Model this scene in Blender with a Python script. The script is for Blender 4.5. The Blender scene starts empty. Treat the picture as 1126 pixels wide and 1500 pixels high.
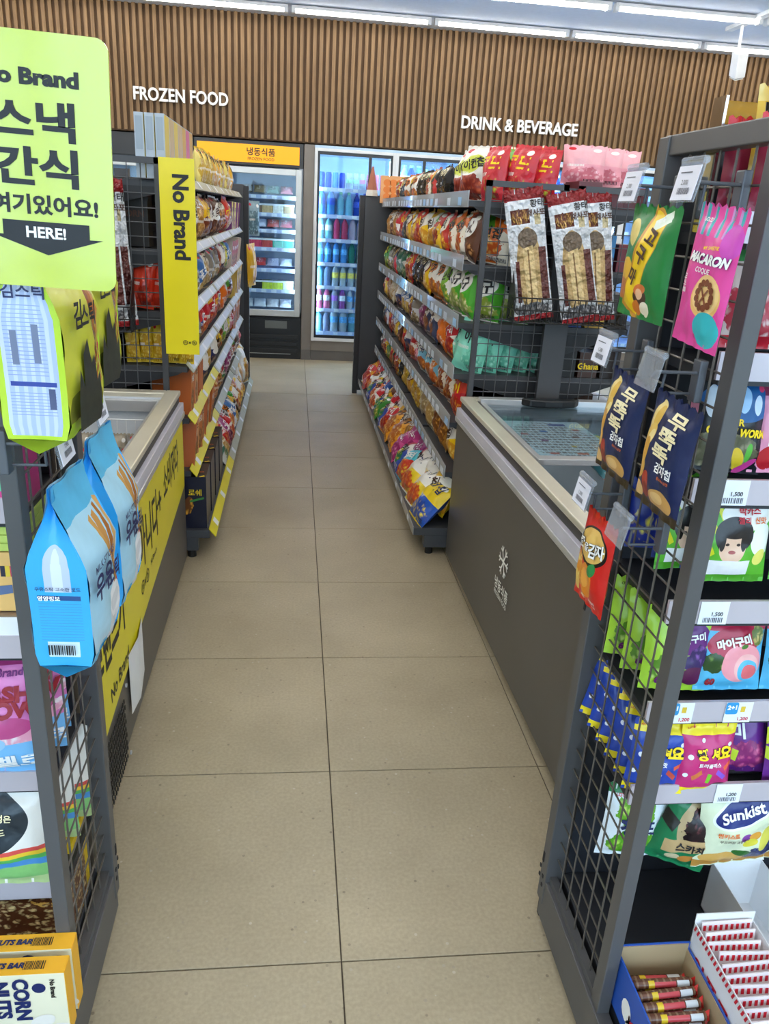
import bpy, math, random
from mathutils import Vector, Matrix, Euler
random.seed(7)
R_ = math.radians
C = bpy.context.scene.collection
SC = bpy.context.scene

# ------------------------------------------------------------------ camera
FPX = 1154.53
CAMH = 1.47
RM = ((0.99288987, 0.01425747, 0.11817964), (-0.1051907, -0.3589330, 0.9274170), (0.0556410, -0.9332545, -0.3548815))
cam_d = bpy.data.cameras.new('camera')
cam = bpy.data.objects.new('camera', cam_d); C.objects.link(cam)
cam_d.sensor_fit = 'VERTICAL'; cam_d.sensor_height = 36.0; cam_d.lens = FPX / 1500 * 36
cam_d.clip_start = .02
_m = Matrix(((RM[0][0], -RM[0][1], -RM[0][2]), (RM[1][0], -RM[1][1], -RM[1][2]), (RM[2][0], -RM[2][1], -RM[2][2])))
_q = _m.to_quaternion(); _q.normalize()
cam.matrix_world = Matrix.Translation((0, 0, CAMH)) @ _q.to_matrix().to_4x4()
SC.camera = cam
# ------------------------------------------------------------------ world, exposure
SC.view_settings.view_transform = 'Standard'
SC.view_settings.look = 'None'
SC.view_settings.gamma = 1.0
SC.view_settings.use_curve_mapping = False
SC.view_settings.exposure = 0.0
LAMP = 22.0
SKY = 6.0
W = bpy.data.worlds.new('daylight'); SC.world = W; W.use_nodes = True
bg = W.node_tree.nodes['Background']; bg.inputs[0].default_value = (.72, .86, 1, 1); bg.inputs[1].default_value = SKY

# ------------------------------------------------------------------ helpers
def lin(c):
    if isinstance(c, str):
        c = c.lstrip('#'); c = tuple(int(c[i:i+2], 16) for i in (0, 2, 4))
    r = []
    for x in c[:3]:
        x /= 255.0
        r.append(x/12.92 if x <= .04045 else ((x+.055)/1.055)**2.4)
    return (r[0], r[1], r[2], 1.0)
MATS = {}
def mat(name, col, rough=.5, metal=0.0, emit=None, es=0.0, noise=None, bump=None, spec=.5, coat=0):
    """plain procedural material; noise=(scale,amount) varies colour, bump=(scale,strength)"""
    if name in MATS: return MATS[name]
    m = bpy.data.materials.new(name); m.use_nodes = True; nt = m.node_tree; b = nt.nodes['Principled BSDF']
    c = lin(col)
    b.inputs['Base Color'].default_value = c; b.inputs['Roughness'].default_value = rough; b.inputs['Metallic'].default_value = metal
    b.inputs['Specular IOR Level'].default_value = spec
    if coat: b.inputs['Coat Weight'].default_value = coat; b.inputs['Coat Roughness'].default_value = .08
    tc = nt.nodes.new('ShaderNodeTexCoord')
    sc, am = noise if noise else (6.0, .06)
    n = nt.nodes.new('ShaderNodeTexNoise'); n.inputs['Scale'].default_value = sc; n.inputs['Detail'].default_value = 3
    nt.links.new(tc.outputs['Object'], n.inputs['Vector'])
    rp = nt.nodes.new('ShaderNodeValToRGB')
    rp.color_ramp.elements[0].position = .3; rp.color_ramp.elements[1].position = .7
    rp.color_ramp.elements[0].color = tuple(max(0, x*(1-am)) for x in c[:3]) + (1,)
    rp.color_ramp.elements[1].color = tuple(min(1, x*(1+am)) for x in c[:3]) + (1,)
    nt.links.new(n.outputs['Fac'], rp.inputs[0]); nt.links.new(rp.outputs[0], b.inputs['Base Color'])
    if bump:
        n2 = nt.nodes.new('ShaderNodeTexNoise'); n2.inputs['Scale'].default_value = bump[0]; n2.inputs['Detail'].default_value = 2
        nt.links.new(tc.outputs['Object'], n2.inputs['Vector'])
        bp = nt.nodes.new('ShaderNodeBump'); bp.inputs['Strength'].default_value = bump[1]; bp.inputs['Distance'].default_value = .01
        nt.links.new(n2.outputs['Fac'], bp.inputs['Height']); nt.links.new(bp.outputs[0], b.inputs['Normal'])
    if emit is not None:
        b.inputs['Emission Color'].default_value = lin(emit); b.inputs['Emission Strength'].default_value = es
    MATS[name] = m
    return m
def glass(name, tint=(235, 245, 250), refl=.05, op=0.0):
    """thin pane: clear, with fresnel reflection"""
    if name in MATS: return MATS[name]
    m = bpy.data.materials.new(name); m.use_nodes = True; nt = m.node_tree; nt.nodes.clear()
    o = nt.nodes.new('ShaderNodeOutputMaterial'); t = nt.nodes.new('ShaderNodeBsdfTransparent'); t.inputs[0].default_value = lin(tint)
    g = nt.nodes.new('ShaderNodeBsdfGlossy'); g.inputs['Roughness'].default_value = .03
    lw = nt.nodes.new('ShaderNodeLayerWeight'); lw.inputs[0].default_value = .5
    pw = nt.nodes.new('ShaderNodeMath'); pw.operation = 'POWER'; pw.inputs[1].default_value = 5; nt.links.new(lw.outputs['Facing'], pw.inputs[0])
    f = nt.nodes.new('ShaderNodeMath'); f.operation = 'MULTIPLY_ADD'; f.inputs[1].default_value = .9; f.inputs[2].default_value = .035; nt.links.new(pw.outputs[0], f.inputs[0])
    mx = nt.nodes.new('ShaderNodeMixShader'); nt.links.new(f.outputs[0], mx.inputs[0]); nt.links.new(t.outputs[0], mx.inputs[1]); nt.links.new(g.outputs[0], mx.inputs[2])
    last = mx
    if op:
        d = nt.nodes.new('ShaderNodeBsdfDiffuse'); d.inputs[0].default_value = (.85, .87, .9, 1)
        m2 = nt.nodes.new('ShaderNodeMixShader'); m2.inputs[0].default_value = op
        nt.links.new(mx.outputs[0], m2.inputs[1]); nt.links.new(d.outputs[0], m2.inputs[2]); last = m2
    nt.links.new(last.outputs[0], o.inputs[0])
    MATS[name] = m
    return m
def art(name, base, layers=(), rough=.3, bump=.45, metal=0.0, bscale=22, back=None, bdist=.012):
    """printed packaging: shapes laid out in the UV of the front face (u 0..1, v 0..1)"""
    if name in MATS: return MATS[name]
    m = bpy.data.materials.new(name); m.use_nodes = True; nt = m.node_tree; b = nt.nodes['Principled BSDF']; L = nt.links.new; N = nt.nodes.new
    b.inputs['Roughness'].default_value = rough; b.inputs['Metallic'].default_value = metal
    uv = N('ShaderNodeUVMap'); uv.uv_map = 'UVMap'
    cur = N('ShaderNodeRGB'); cur.outputs[0].default_value = lin(base); cur = cur.outputs[0]
    def mixin(fac, col):
        nonlocal cur
        x = N('ShaderNodeMixRGB'); L(fac, x.inputs[0]); L(cur, x.inputs[1])
        if isinstance(col, (str, tuple)): x.inputs[2].default_value = lin(col)
        else: L(col, x.inputs[2])
        cur = x.outputs[0]
    def less(sock, v):
        q = N('ShaderNodeMath'); q.operation = 'LESS_THAN'; L(sock, q.inputs[0]); q.inputs[1].default_value = v; return q.outputs[0]
    for ly in layers:
        k = ly[0]
        if k in 'erfs':
            cx, cy, rx, ry, rot = ly[1:6]
            mp = N('ShaderNodeMapping'); mp.vector_type = 'TEXTURE'; mp.inputs['Location'].default_value = (cx, cy, 0)
            mp.inputs['Rotation'].default_value = (0, 0, R_(rot)); mp.inputs['Scale'].default_value = (rx, ry, 1)
            L(uv.outputs[0], mp.inputs[0])
            if k in 'ef':
                ln = N('ShaderNodeVectorMath'); ln.operation = 'LENGTH'; L(mp.outputs[0], ln.inputs[0]); fac = less(ln.outputs['Value'], 1)
            else:
                ab = N('ShaderNodeVectorMath'); ab.operation = 'ABSOLUTE'; L(mp.outputs[0], ab.inputs[0])
                sp = N('ShaderNodeSeparateXYZ'); L(ab.outputs[0], sp.inputs[0])
                mxn = N('ShaderNodeMath'); mxn.operation = 'MAXIMUM'; L(sp.outputs[0], mxn.inputs[0]); L(sp.outputs[1], mxn.inputs[1]); fac = less(mxn.outputs[0], 1)
            if k == 'f':      # picture of food: cells between two colours
                nz = N('ShaderNodeTexNoise'); nz.inputs['Scale'].default_value = ly[8]*1.3; nz.inputs['Detail'].default_value = 3; L(uv.outputs[0], nz.inputs['Vector'])
                ad_ = N('ShaderNodeVectorMath'); ad_.operation = 'MULTIPLY_ADD'; L(nz.outputs['Color'], ad_.inputs[0]); ad_.inputs[1].default_value = (.14, .14, 0); L(uv.outputs[0], ad_.inputs[2])
                vo = N('ShaderNodeTexVoronoi'); vo.inputs['Scale'].default_value = ly[8]*1.7
                L(ad_.outputs[0], vo.inputs['Vector'])
                rp = N('ShaderNodeValToRGB'); rp.color_ramp.elements[0].position = .05; rp.color_ramp.elements[1].position = .62
                c1, c2 = lin(ly[6]), lin(ly[7])
                rp.color_ramp.elements[0].color = tuple(min(1, x*1.25+.03) for x in c1[:3])+(1,); rp.color_ramp.elements[1].color = c2
                e3 = rp.color_ramp.elements.new(.33); e3.color = tuple(x*.85+y*.15 for x, y in zip(c1, c2))
                sv = N('ShaderNodeSeparateXYZ'); L(vo.outputs['Color'], sv.inputs[0])
                mv = N('ShaderNodeMath'); mv.operation = 'MULTIPLY_ADD'; L(sv.outputs[0], mv.inputs[0]); mv.inputs[1].default_value = .22; L(vo.outputs['Distance'], mv.inputs[2])
                L(mv.outputs[0], rp.inputs[0])
                wb_ = N('ShaderNodeMath'); wb_.operation = 'MULTIPLY_ADD'; L(nz.outputs['Fac'], wb_.inputs[0]); wb_.inputs[1].default_value = .9; L(ln.outputs['Value'], wb_.inputs[2])
                mixin(less(wb_.outputs[0], 1.42), rp.outputs[0])
            elif k == 's':    # stripes / rows inside a rectangle
                sx = N('ShaderNodeSeparateXYZ'); L(mp.outputs[0], sx.inputs[0])
                mu = N('ShaderNodeMath'); mu.operation = 'MULTIPLY'; L(sx.outputs[ly[7]], mu.inputs[0]); mu.inputs[1].default_value = ly[8]*.5
                fr = N('ShaderNodeMath'); fr.operation = 'FRACT'; L(mu.outputs[0], fr.inputs[0])
                l2 = less(fr.outputs[0], ly[9] if len(ly) > 9 else .5)
                an = N('ShaderNodeMath'); an.operation = 'MULTIPLY'; L(fac, an.inputs[0]); L(l2, an.inputs[1]); mixin(an.outputs[0], ly[6])
            else: mixin(fac, ly[6])
    if back:
        sp = N('ShaderNodeSeparateXYZ'); L(uv.outputs[0], sp.inputs[0])
        g = N('ShaderNodeMath'); g.operation = 'GREATER_THAN'; L(sp.outputs[0], g.inputs[0]); g.inputs[1].default_value = 1.5
        mixin(g.outputs[0], back)
    L(cur, b.inputs['Base Color'])
    if bump:
        tc = N('ShaderNodeTexCoord'); n2 = N('ShaderNodeTexNoise'); n2.inputs['Scale'].default_value = bscale; n2.inputs['Detail'].default_value = 2.5
        L(tc.outputs['Object'], n2.inputs['Vector'])
        bp = N('ShaderNodeBump'); bp.inputs['Strength'].default_value = bump; bp.inputs['Distance'].default_value = bdist
        L(n2.outputs['Fac'], bp.inputs['Height']); L(bp.outputs[0], b.inputs['Normal'])
    MATS[name] = m
    return m

def mk(name, data, parent=None, loc=None, rot=None):
    o = bpy.data.objects.new(name, data); C.objects.link(o)
    if parent is not None: o.parent = parent
    if loc is not None: o.location = loc
    if rot is not None: o.rotation_euler = rot
    return o
def tag(o, label, cat, group=None, kind=None):
    if label: o['label'] = label
    if cat: o['category'] = cat
    if group: o['group'] = group
    if kind: o['kind'] = kind
    return o
def thing(name, label, cat, loc=(0, 0, 0), rz=0.0, group=None):
    return tag(mk(name, None, None, loc, (0, 0, rz)), label, cat, group)
def struct(o): o['kind'] = 'structure'; return o

class MB:
    """collects simple shapes into one mesh"""
    def __init__(s): s.v = []; s.f = []; s.mi = []; s.uv = {}; s.cm = 0
    def add(s, vs, fs):
        n = len(s.v); s.v += [tuple(p) for p in vs]
        for f in fs: s.f.append(tuple(i+n for i in f)); s.mi.append(s.cm)
        return s
    def box(s, x0, y0, z0, x1, y1, z1):
        return s.add([(x0, y0, z0), (x1, y0, z0), (x1, y1, z0), (x0, y1, z0), (x0, y0, z1), (x1, y0, z1), (x1, y1, z1), (x0, y1, z1)],
                     [(0, 3, 2, 1), (4, 5, 6, 7), (0, 1, 5, 4), (1, 2, 6, 5), (2, 3, 7, 6), (3, 0, 4, 7)])
    def obox(s, c, sz, rot=(0, 0, 0)):
        M = Euler(rot).to_matrix(); c = Vector(c); hx, hy, hz = sz[0]/2, sz[1]/2, sz[2]/2
        pts = [c + M @ Vector(p) for p in [(-hx, -hy, -hz), (hx, -hy, -hz), (hx, hy, -hz), (-hx, hy, -hz), (-hx, -hy, hz), (hx, -hy, hz), (hx, hy, hz), (-hx, hy, hz)]]
        return s.add(pts, [(0, 3, 2, 1), (4, 5, 6, 7), (0, 1, 5, 4), (1, 2, 6, 5), (2, 3, 7, 6), (3, 0, 4, 7)])
    def cyl(s, p0, p1, r, n=6, r1=None, cap=True):
        p0 = Vector(p0); p1 = Vector(p1); d = (p1-p0).normalized(); r1 = r if r1 is None else r1
        a = d.orthogonal().normalized(); b = d.cross(a); vs = []
        for p, rr in ((p0, r), (p1, r1)):
            for i in range(n):
                t = 2*math.pi*i/n; vs.append(p + (a*math.cos(t) + b*math.sin(t))*rr)
        fs = [(i, (i+1) % n, n+(i+1) % n, n+i) for i in range(n)]
        if cap: fs += [tuple(range(n-1, -1, -1)), tuple(range(n, 2*n))]
        return s.add(vs, fs)
    def tube(s, pts, r, n=6):
        for a, b in zip(pts, pts[1:]): s.cyl(a, b, r, n)
        return s
    def lathe(s, prof, n=12, c=(0, 0, 0)):
        vs = []
        for r, z in prof:
            for i in range(n):
                t = 2*math.pi*i/n; vs.append((c[0]+r*math.cos(t), c[1]+r*math.sin(t), c[2]+z))
        fs = []
        for k in range(len(prof)-1):
            for i in range(n): fs.append((k*n+i, k*n+(i+1) % n, (k+1)*n+(i+1) % n, (k+1)*n+i))
        fs += [tuple(range(n-1, -1, -1)), tuple((len(prof)-1)*n+i for i in range(n))]
        return s.add(vs, fs)
    def prism(s, poly, axis, a0, a1):
        """poly: 2D points in the plane across axis ('x': (y,z), 'y': (x,z), 'z': (x,y))"""
        def P(p, a): return {'x': (a, p[0], p[1]), 'y': (p[0], a, p[1]), 'z': (p[0], p[1], a)}[axis]
        n = len(poly)
        vs = [P(p, a0) for p in poly] + [P(p, a1) for p in poly]
        return s.add(vs, [tuple(range(n-1, -1, -1)), tuple(range(n, 2*n))] + [(i, (i+1) % n, n+(i+1) % n, n+i) for i in range(n)])
    def mesh(s, name, mats, smooth=False):
        me = bpy.data.meshes.new(name); me.from_pydata(s.v, [], s.f)
        for m in (mats if isinstance(mats, (list, tuple)) else [mats]): me.materials.append(m)
        if any(s.mi):
            me.polygons.foreach_set('material_index', s.mi)
        if smooth: me.polygons.foreach_set('use_smooth', [True]*len(me.polygons))
        me.update(); me.validate()
        import bmesh
        b = bmesh.new(); b.from_mesh(me); bmesh.ops.recalc_face_normals(b, faces=b.faces); b.to_mesh(me); b.free()
        return me
    def build(s, name, mats, parent=None, loc=None, rot=None, smooth=False, bevel=0):
        o = mk(name, s.mesh(name, mats, smooth), parent, loc, rot)
        if bevel:
            md = o.modifiers.new('bevel', 'BEVEL'); md.width = bevel; md.segments = 2; md.limit_method = 'ANGLE'
        return o
def Bx(*a): return MB().box(*a)

# ---- text as flat mesh
_tc = {}
def text_geo(body, bold=.0, shear=0):
    k = (body, bold, shear)
    if k in _tc: return _tc[k]
    cu = bpy.data.curves.new('txt', 'FONT'); cu.body = body; cu.offset = bold; cu.resolution_u = 3; cu.shear = shear
    cu.align_x = 'CENTER'; cu.fill_mode = 'FRONT'
    o = bpy.data.objects.new('txt', cu)
    me = bpy.data.meshes.new_from_object(o)
    vs = [(v.co.x, v.co.y) for v in me.vertices]; fs = [tuple(p.vertices) for p in me.polygons]
    bpy.data.objects.remove(o); bpy.data.curves.remove(cu); bpy.data.meshes.remove(me)
    if not vs: vs = [(0, 0), (1, 0), (0, 1)]; fs = [(0, 1, 2)]
    x0 = min(v[0] for v in vs); x1 = max(v[0] for v in vs); y0 = min(v[1] for v in vs); y1 = max(v[1] for v in vs)
    vs = [((x-(x0+x1)/2)/(y1-y0), (y-(y0+y1)/2)/(y1-y0)) for x, y in vs]
    _tc[k] = (vs, fs, (x1-x0)/(y1-y0)); return _tc[k]
def text_mesh(body, cx, cz, h, m, w=None, rot=0.0, bold=.02, surf=None, eps=.0012, shear=0, name='lettering'):
    """flat lettering facing -y around (cx,cz); surf(x,z) gives how far the face bulges towards -y"""
    vs, fs, asp = text_geo(body, bold, shear); ca, sa = math.cos(rot), math.sin(rot)
    sx = h if w is None else w/asp
    out = []
    for x, y in vs:
        X, Z = x*sx, y*h; X, Z = cx + X*ca - Z*sa, cz + X*sa + Z*ca
        out.append((X, -(surf(X, Z) if surf else 0) - eps, Z))
    me = bpy.data.meshes.new(name); me.from_pydata(out, [], fs); me.materials.append(m); me.update()
    return me
def letter(parent, *a, **k): return mk('lettering', text_mesh(*a, **k), parent)
def shape_mesh(polys, m, surf=None, eps=.001, name='print'):
    """flat printed polygons in the (x,z) front plane"""
    vs, fs = [], []
    for p in polys:
        n = len(vs); vs += [(x, -(surf(x, z) if surf else 0)-eps, z) for x, z in p]; fs.append(tuple(range(n, n+len(p))))
    me = bpy.data.meshes.new(name); me.from_pydata(vs, [], fs); me.materials.append(m); me.update(); return me
def ell(cx, cz, rx, rz, n=20, rot=0):
    c, s = math.cos(rot), math.sin(rot); r = []
    for i in range(n):
        t = 2*math.pi*i/n; x, z = rx*math.cos(t), rz*math.sin(t); r.append((cx+x*c-z*s, cz+x*s+z*c))
    return r

INK = mat('ink_black', (22, 22, 26), .5); INKW = mat('ink_white', (245, 245, 242), .5); INKN = mat('ink_navy', (28, 38, 90), .5)
INKR = mat('ink_red', (205, 22, 45), .5); INKY = mat('ink_yellow', (250, 215, 20), .5); INKB = mat('ink_brown', (70, 40, 25), .5)
INKP = mat('ink_purple', (110, 30, 110), .5); INKG = mat('ink_grey', (95, 98, 110), .5); INKC = mat('ink_cream', (240, 226, 180), .5); INKO = mat('ink_orange', (230, 110, 30), .5)
INKGR = mat('ink_green', (40, 130, 60), .5); INKT = mat('ink_crimson', (150, 25, 40), .5)

# ---- bags
def bag_prof(w, h, t, seal_b=.05, seal_t=.06, seed=0, p=2.4):
    rnd = random.Random(seed); ph = [rnd.uniform(0, 6.28) for _ in range(6)]; ks = rnd.uniform(16, 24)
    def f(x, z):
        u = min(max(x/w+.5, 0), 1); v = min(max(z/h, 0), 1)
        vs = (v-seal_b)/(1-seal_b-seal_t)
        if vs <= 0 or vs >= 1: return .0012 + .0015*math.sin(u*ks*1.5+ph[5])*(1 if w > .1 else .5)
        a = max(0, 1-abs(2*u-1)**p); b = max(0, 1-abs(2*vs-1)**2.2)
        d = t/2*a**.62*b**.6
        cr = math.sin(u*ks+ph[0]) * (math.exp(-vs*6)+math.exp(-(1-vs)*6))*.2 + .08*math.sin(u*9+v*11+ph[1])+.06*math.sin(v*17-u*8+ph[2])+.04*math.sin(u*23+v*13+ph[3])
        return max(.0012, d*(1+cr) + t*.02*cr)
    return f
def bag_geo(w, h, t, prof, nu=14, nv=18, waist=.05):
    """pillow bag standing on z=0, front towards -y"""
    vs = []; uvs = []; fs = []; fu = []
    for side in (0, 1):
        for j in range(nv+1):
            for i in range(nu+1):
                u, v = i/nu, j/nv
                x = (u-.5)*w; z = v*h; d = prof(x, z)
                pull = 1-waist*math.sin(math.pi*min(max((v-.04)/.92, 0), 1))
                edge = abs(2*u-1) > .999
                y = 0 if edge else (-d if side == 0 else d*.85)
                zz = z
                if v in (0, 1): zz = z + (.0035*math.sin(i*2.3) if v == 1 else 0)
                vs.append((x*pull, y, zz)); uvs.append((u + 2*side, v))
    m = (nu+1)*(nv+1)
    for side in (0, 1):
        for j in range(nv):
            for i in range(nu):
                a = side*m + j*(nu+1)+i; q = (a, a+1, a+nu+2, a+nu+1)
                fs.append(q if side == 0 else q[::-1])
    return vs, uvs, fs
def uv_mesh(name, vs, uvs, fs, mats, mi=None, smooth=True):
    me = bpy.data.meshes.new(name); me.from_pydata(vs, [], fs); l = me.uv_layers.new(name='UVMap')
    for lp in me.loops: l.data[lp.index].uv = uvs[lp.vertex_index]
    for m in (mats if isinstance(mats, (list, tuple)) else [mats]): me.materials.append(m)
    if mi: me.polygons.foreach_set('material_index', mi)
    me.polygons.foreach_set('use_smooth', [smooth]*len(fs)); me.update(); return me
def bag_mesh(key, w, h, t, m, seed=0, seal_b=.05, seal_t=.06, nu=14, nv=18):
    pf = bag_prof(w, h, t, seal_b, seal_t, seed); vs, uvs, fs = bag_geo(w, h, t, pf, nu, nv)
    return uv_mesh(key, vs, uvs, fs, m), pf
def box_uv(key, w, d, h, mf, ms=None, mtop=None):
    """carton on z=0, front (-y) carries UV 0..1; side and top may have other materials"""
    vs = []; uvs = []; fs = []; mi = []
    def q(ps, m, off=0):
        n = len(vs); vs.extend(ps); uvs.extend([(off, 0), (off+1, 0), (off+1, 1), (off, 1)]); fs.append((n, n+1, n+2, n+3)); mi.append(m)
    a, b = w/2, d/2
    q([(-a, -b, 0), (a, -b, 0), (a, -b, h), (-a, -b, h)], 0)
    q([(a, b, 0), (-a, b, 0), (-a, b, h), (a, b, h)], 0)
    q([(a, -b, 0), (a, b, 0), (a, b, h), (a, -b, h)], 1); q([(-a, b, 0), (-a, -b, 0), (-a, -b, h), (-a, b, h)], 1)
    q([(-a, -b, h), (a, -b, h), (a, b, h), (-a, b, h)], 2); q([(-a, b, 0), (a, b, 0), (a, -b, 0), (-a, -b, 0)], 2)
    return uv_mesh(key, vs, uvs, fs, [mf, ms or mf, mtop or ms or mf], mi, False)
ORD = 'first second third fourth fifth sixth seventh eighth ninth tenth eleventh twelfth thirteenth fourteenth fifteenth sixteenth seventeenth eighteenth nineteenth twentieth twenty-first twenty-second twenty-third twenty-fourth'.split()
PROD = {}      # key -> (mesh, [(child name, mesh)])
def product(key, name, me, kids=()): PROD[key] = (name, me, list(kids))
def place(key, loc, rot, label, cat, group=None, scale=1.0):
    nm, me, kids = PROD[key]
    o = mk(nm, me, None, loc, rot); o.scale = (scale,)*3 if not isinstance(scale, tuple) else scale
    for kn, km in kids: mk(kn, km, o)
    return tag(o, label, cat, group)

# ================================================================== the room
XL, XR, YF, YB, ZC = -3.7, 5.6, -2.8, 8.95, 3.06
M_tile = None
def tile_mat():
    m = bpy.data.materials.new('beige_stone_tile'); m.use_nodes = True; nt = m.node_tree; b = nt.nodes['Principled BSDF']; L = nt.links.new; N = nt.nodes.new
    g = N('ShaderNodeNewGeometry')
    n1 = N('ShaderNodeTexNoise'); n1.inputs['Scale'].default_value = 2.2; n1.inputs['Detail'].default_value = 5; L(g.outputs['Position'], n1.inputs['Vector'])
    r1 = N('ShaderNodeValToRGB'); r1.color_ramp.elements[0].position = .3; r1.color_ramp.elements[1].position = .72
    r1.color_ramp.elements[0].color = lin((162, 148, 122)); r1.color_ramp.elements[1].color = lin((182, 168, 141)); L(n1.outputs['Fac'], r1.inputs[0])
    n2 = N('ShaderNodeTexNoise'); n2.inputs['Scale'].default_value = 120; n2.inputs['Detail'].default_value = 4; L(g.outputs['Position'], n2.inputs['Vector'])
    r2 = N('ShaderNodeValToRGB'); r2.color_ramp.elements[0].position = .35; r2.color_ramp.elements[1].position = .66
    r2.color_ramp.elements[0].color = (.74, .74, .74, 1); r2.color_ramp.elements[1].color = (1.12, 1.12, 1.12, 1); L(n2.outputs['Fac'], r2.inputs[0])
    mx = N('ShaderNodeMixRGB'); mx.blend_type = 'MULTIPLY'; mx.inputs[0].default_value = .38; L(r1.outputs[0], mx.inputs[1]); L(r2.outputs[0], mx.inputs[2])
    vo = N('ShaderNodeTexVoronoi'); vo.inputs['Scale'].default_value = 42; L(g.outputs['Position'], vo.inputs['Vector'])
    ls = N('ShaderNodeMath'); ls.operation = 'LESS_THAN'; ls.inputs[1].default_value = .15; L(vo.outputs['Distance'], ls.inputs[0])
    sp = N('ShaderNodeSeparateXYZ'); L(vo.outputs['Color'], sp.inputs[0])
    gt = N('ShaderNodeMath'); gt.operation = 'GREATER_THAN'; gt.inputs[1].default_value = .62; L(sp.outputs[0], gt.inputs[0])
    mu = N('ShaderNodeMath'); mu.operation = 'MULTIPLY'; L(ls.outputs[0], mu.inputs[0]); L(gt.outputs[0], mu.inputs[1])
    m3 = N('ShaderNodeMath'); m3.operation = 'MULTIPLY'; m3.inputs[1].default_value = .55; L(mu.outputs[0], m3.inputs[0])
    cr = N('ShaderNodeValToRGB'); cr.color_ramp.elements[0].color = lin((92, 78, 62)); cr.color_ramp.elements[1].color = lin((205, 195, 178)); L(sp.outputs[1], cr.inputs[0])
    m4 = N('ShaderNodeMixRGB'); L(m3.outputs[0], m4.inputs[0]); L(mx.outputs[0], m4.inputs[1]); L(cr.outputs[0], m4.inputs[2])
    L(m4.outputs[0], b.inputs['Base Color']); b.inputs['Roughness'].default_value = .42; b.inputs['Specular IOR Level'].default_value = .4
    return m
floor = struct(Bx(XL, YF, -.1, XR, YB, -.004).build('floor', mat('grout_dark', (88, 78, 66), .8)))
me_t = MB()
g_ = .0016; s_ = .6
me_t.v = [(g_, g_, -.004), (s_-g_, g_, -.004), (s_-g_, s_-g_, -.004), (g_, s_-g_, -.004), (g_, g_, -.0006), (s_-g_, g_, -.0006), (s_-g_, s_-g_, -.0006), (g_, s_-g_, -.0006),
          (g_+.001, g_+.001, 0), (s_-g_-.001, g_+.001, 0), (s_-g_-.001, s_-g_-.001, 0), (g_+.001, s_-g_-.001, 0)]
me_t.f = [(0, 1, 5, 4), (1, 2, 6, 5), (2, 3, 7, 6), (3, 0, 4, 7), (4, 5, 9, 8), (5, 6, 10, 9), (6, 7, 11, 10), (7, 4, 8, 11), (8, 9, 10, 11)]; me_t.mi = [0]*9
tile_me = me_t.mesh('tile', tile_mat())
for i in range(-6, 9):
    for j in range(-6, 13):
        if XL-.01 <= .119+.6*i and .119+.6*i+.6 <= XR+.2: mk('tile', tile_me, floor, (.119+.6*i, 1.203+.6*j, 0))
M_ceil = mat('ceiling_paint', (200, 210, 228), .8, noise=(30, .03))
struct(Bx(XL, YF, ZC, XR, YB, ZC+.1).build('ceiling', M_ceil))
M_wall = mat('wall_paint', (222, 222, 220), .8)
struct(Bx(XL-.1, YF, 0, XL, YB, ZC).build('wall_left', M_wall)); struct(Bx(XR, YF, 0, XR+.1, YB, ZC).build('wall_right', M_wall))
# back wall: bulkhead above the coolers faced with vertical timber slats
wb = struct(Bx(XL, 8.235, 2.04, XR, YB, ZC).build('wall_back', mat('slat_backing', (92, 69, 47), .8)))
struct(Bx(XL, YB-.02, 0, XR, YB+.1, 2.04).build('wall_back_lower', mat('rear_wall_dark', (70, 68, 66), .8)))
M_slat = bpy.data.materials.new('timber_slat'); M_slat.use_nodes = True
def _slat():
    nt = M_slat.node_tree; b = nt.nodes['Principled BSDF']; L = nt.links.new; N = nt.nodes.new
    g = N('ShaderNodeNewGeometry'); mp = N('ShaderNodeMapping'); mp.inputs['Scale'].default_value = (40, 10, 1.6); L(g.outputs['Position'], mp.inputs[0])
    n = N('ShaderNodeTexNoise'); n.inputs['Scale'].default_value = 1.6; n.inputs['Detail'].default_value = 4; L(mp.outputs[0], n.inputs['Vector'])
    r = N('ShaderNodeValToRGB'); r.color_ramp.elements[0].position = .28; r.color_ramp.elements[1].position = .75
    r.color_ramp.elements[0].color = lin((112, 84, 52)); r.color_ramp.elements[1].color = lin((147, 114, 74)); L(n.outputs['Fac'], r.inputs[0]); L(r.outputs[0], b.inputs['Base Color']); b.inputs['Roughness'].default_value = .55
_slat()
sl_me = Bx(-.0155, -.026, 0, .0155, 0, ZC-2.05).mesh('slat', M_slat)
for i in range(157): mk('slat', sl_me, wb, (XL+.035+i*.0588, 8.235, 2.05))
# shop front behind the camera: big windows
M_frame = mat('window_frame_grey', (60, 62, 66), .5)
wf = MB(); wf.box(XL, YF-.1, 0, XR, YF, .25); wf.box(XL, YF-.1, 2.7, XR, YF, ZC)
for x in (XL, -1.4, .95, 3.3, XR-.1): wf.box(x, YF-.1, .25, x+.1, YF, 2.7)
struct(wf.build('wall_front', M_frame))
for i, x in enumerate((XL+.1, -1.3, 1.05, 3.4)):
    struct(Bx(x, YF-.055, .25, x+2.25 if i < 3 else XR-.1, YF-.045, 2.7).build('window_%d' % (i+1), glass('window_glass')))
struct(Bx(XL-6, YF-14, -.12, XR+6, YF-.1, -.1).build('pavement', mat('pavement_grey', (150, 148, 142), .9)))
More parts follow.
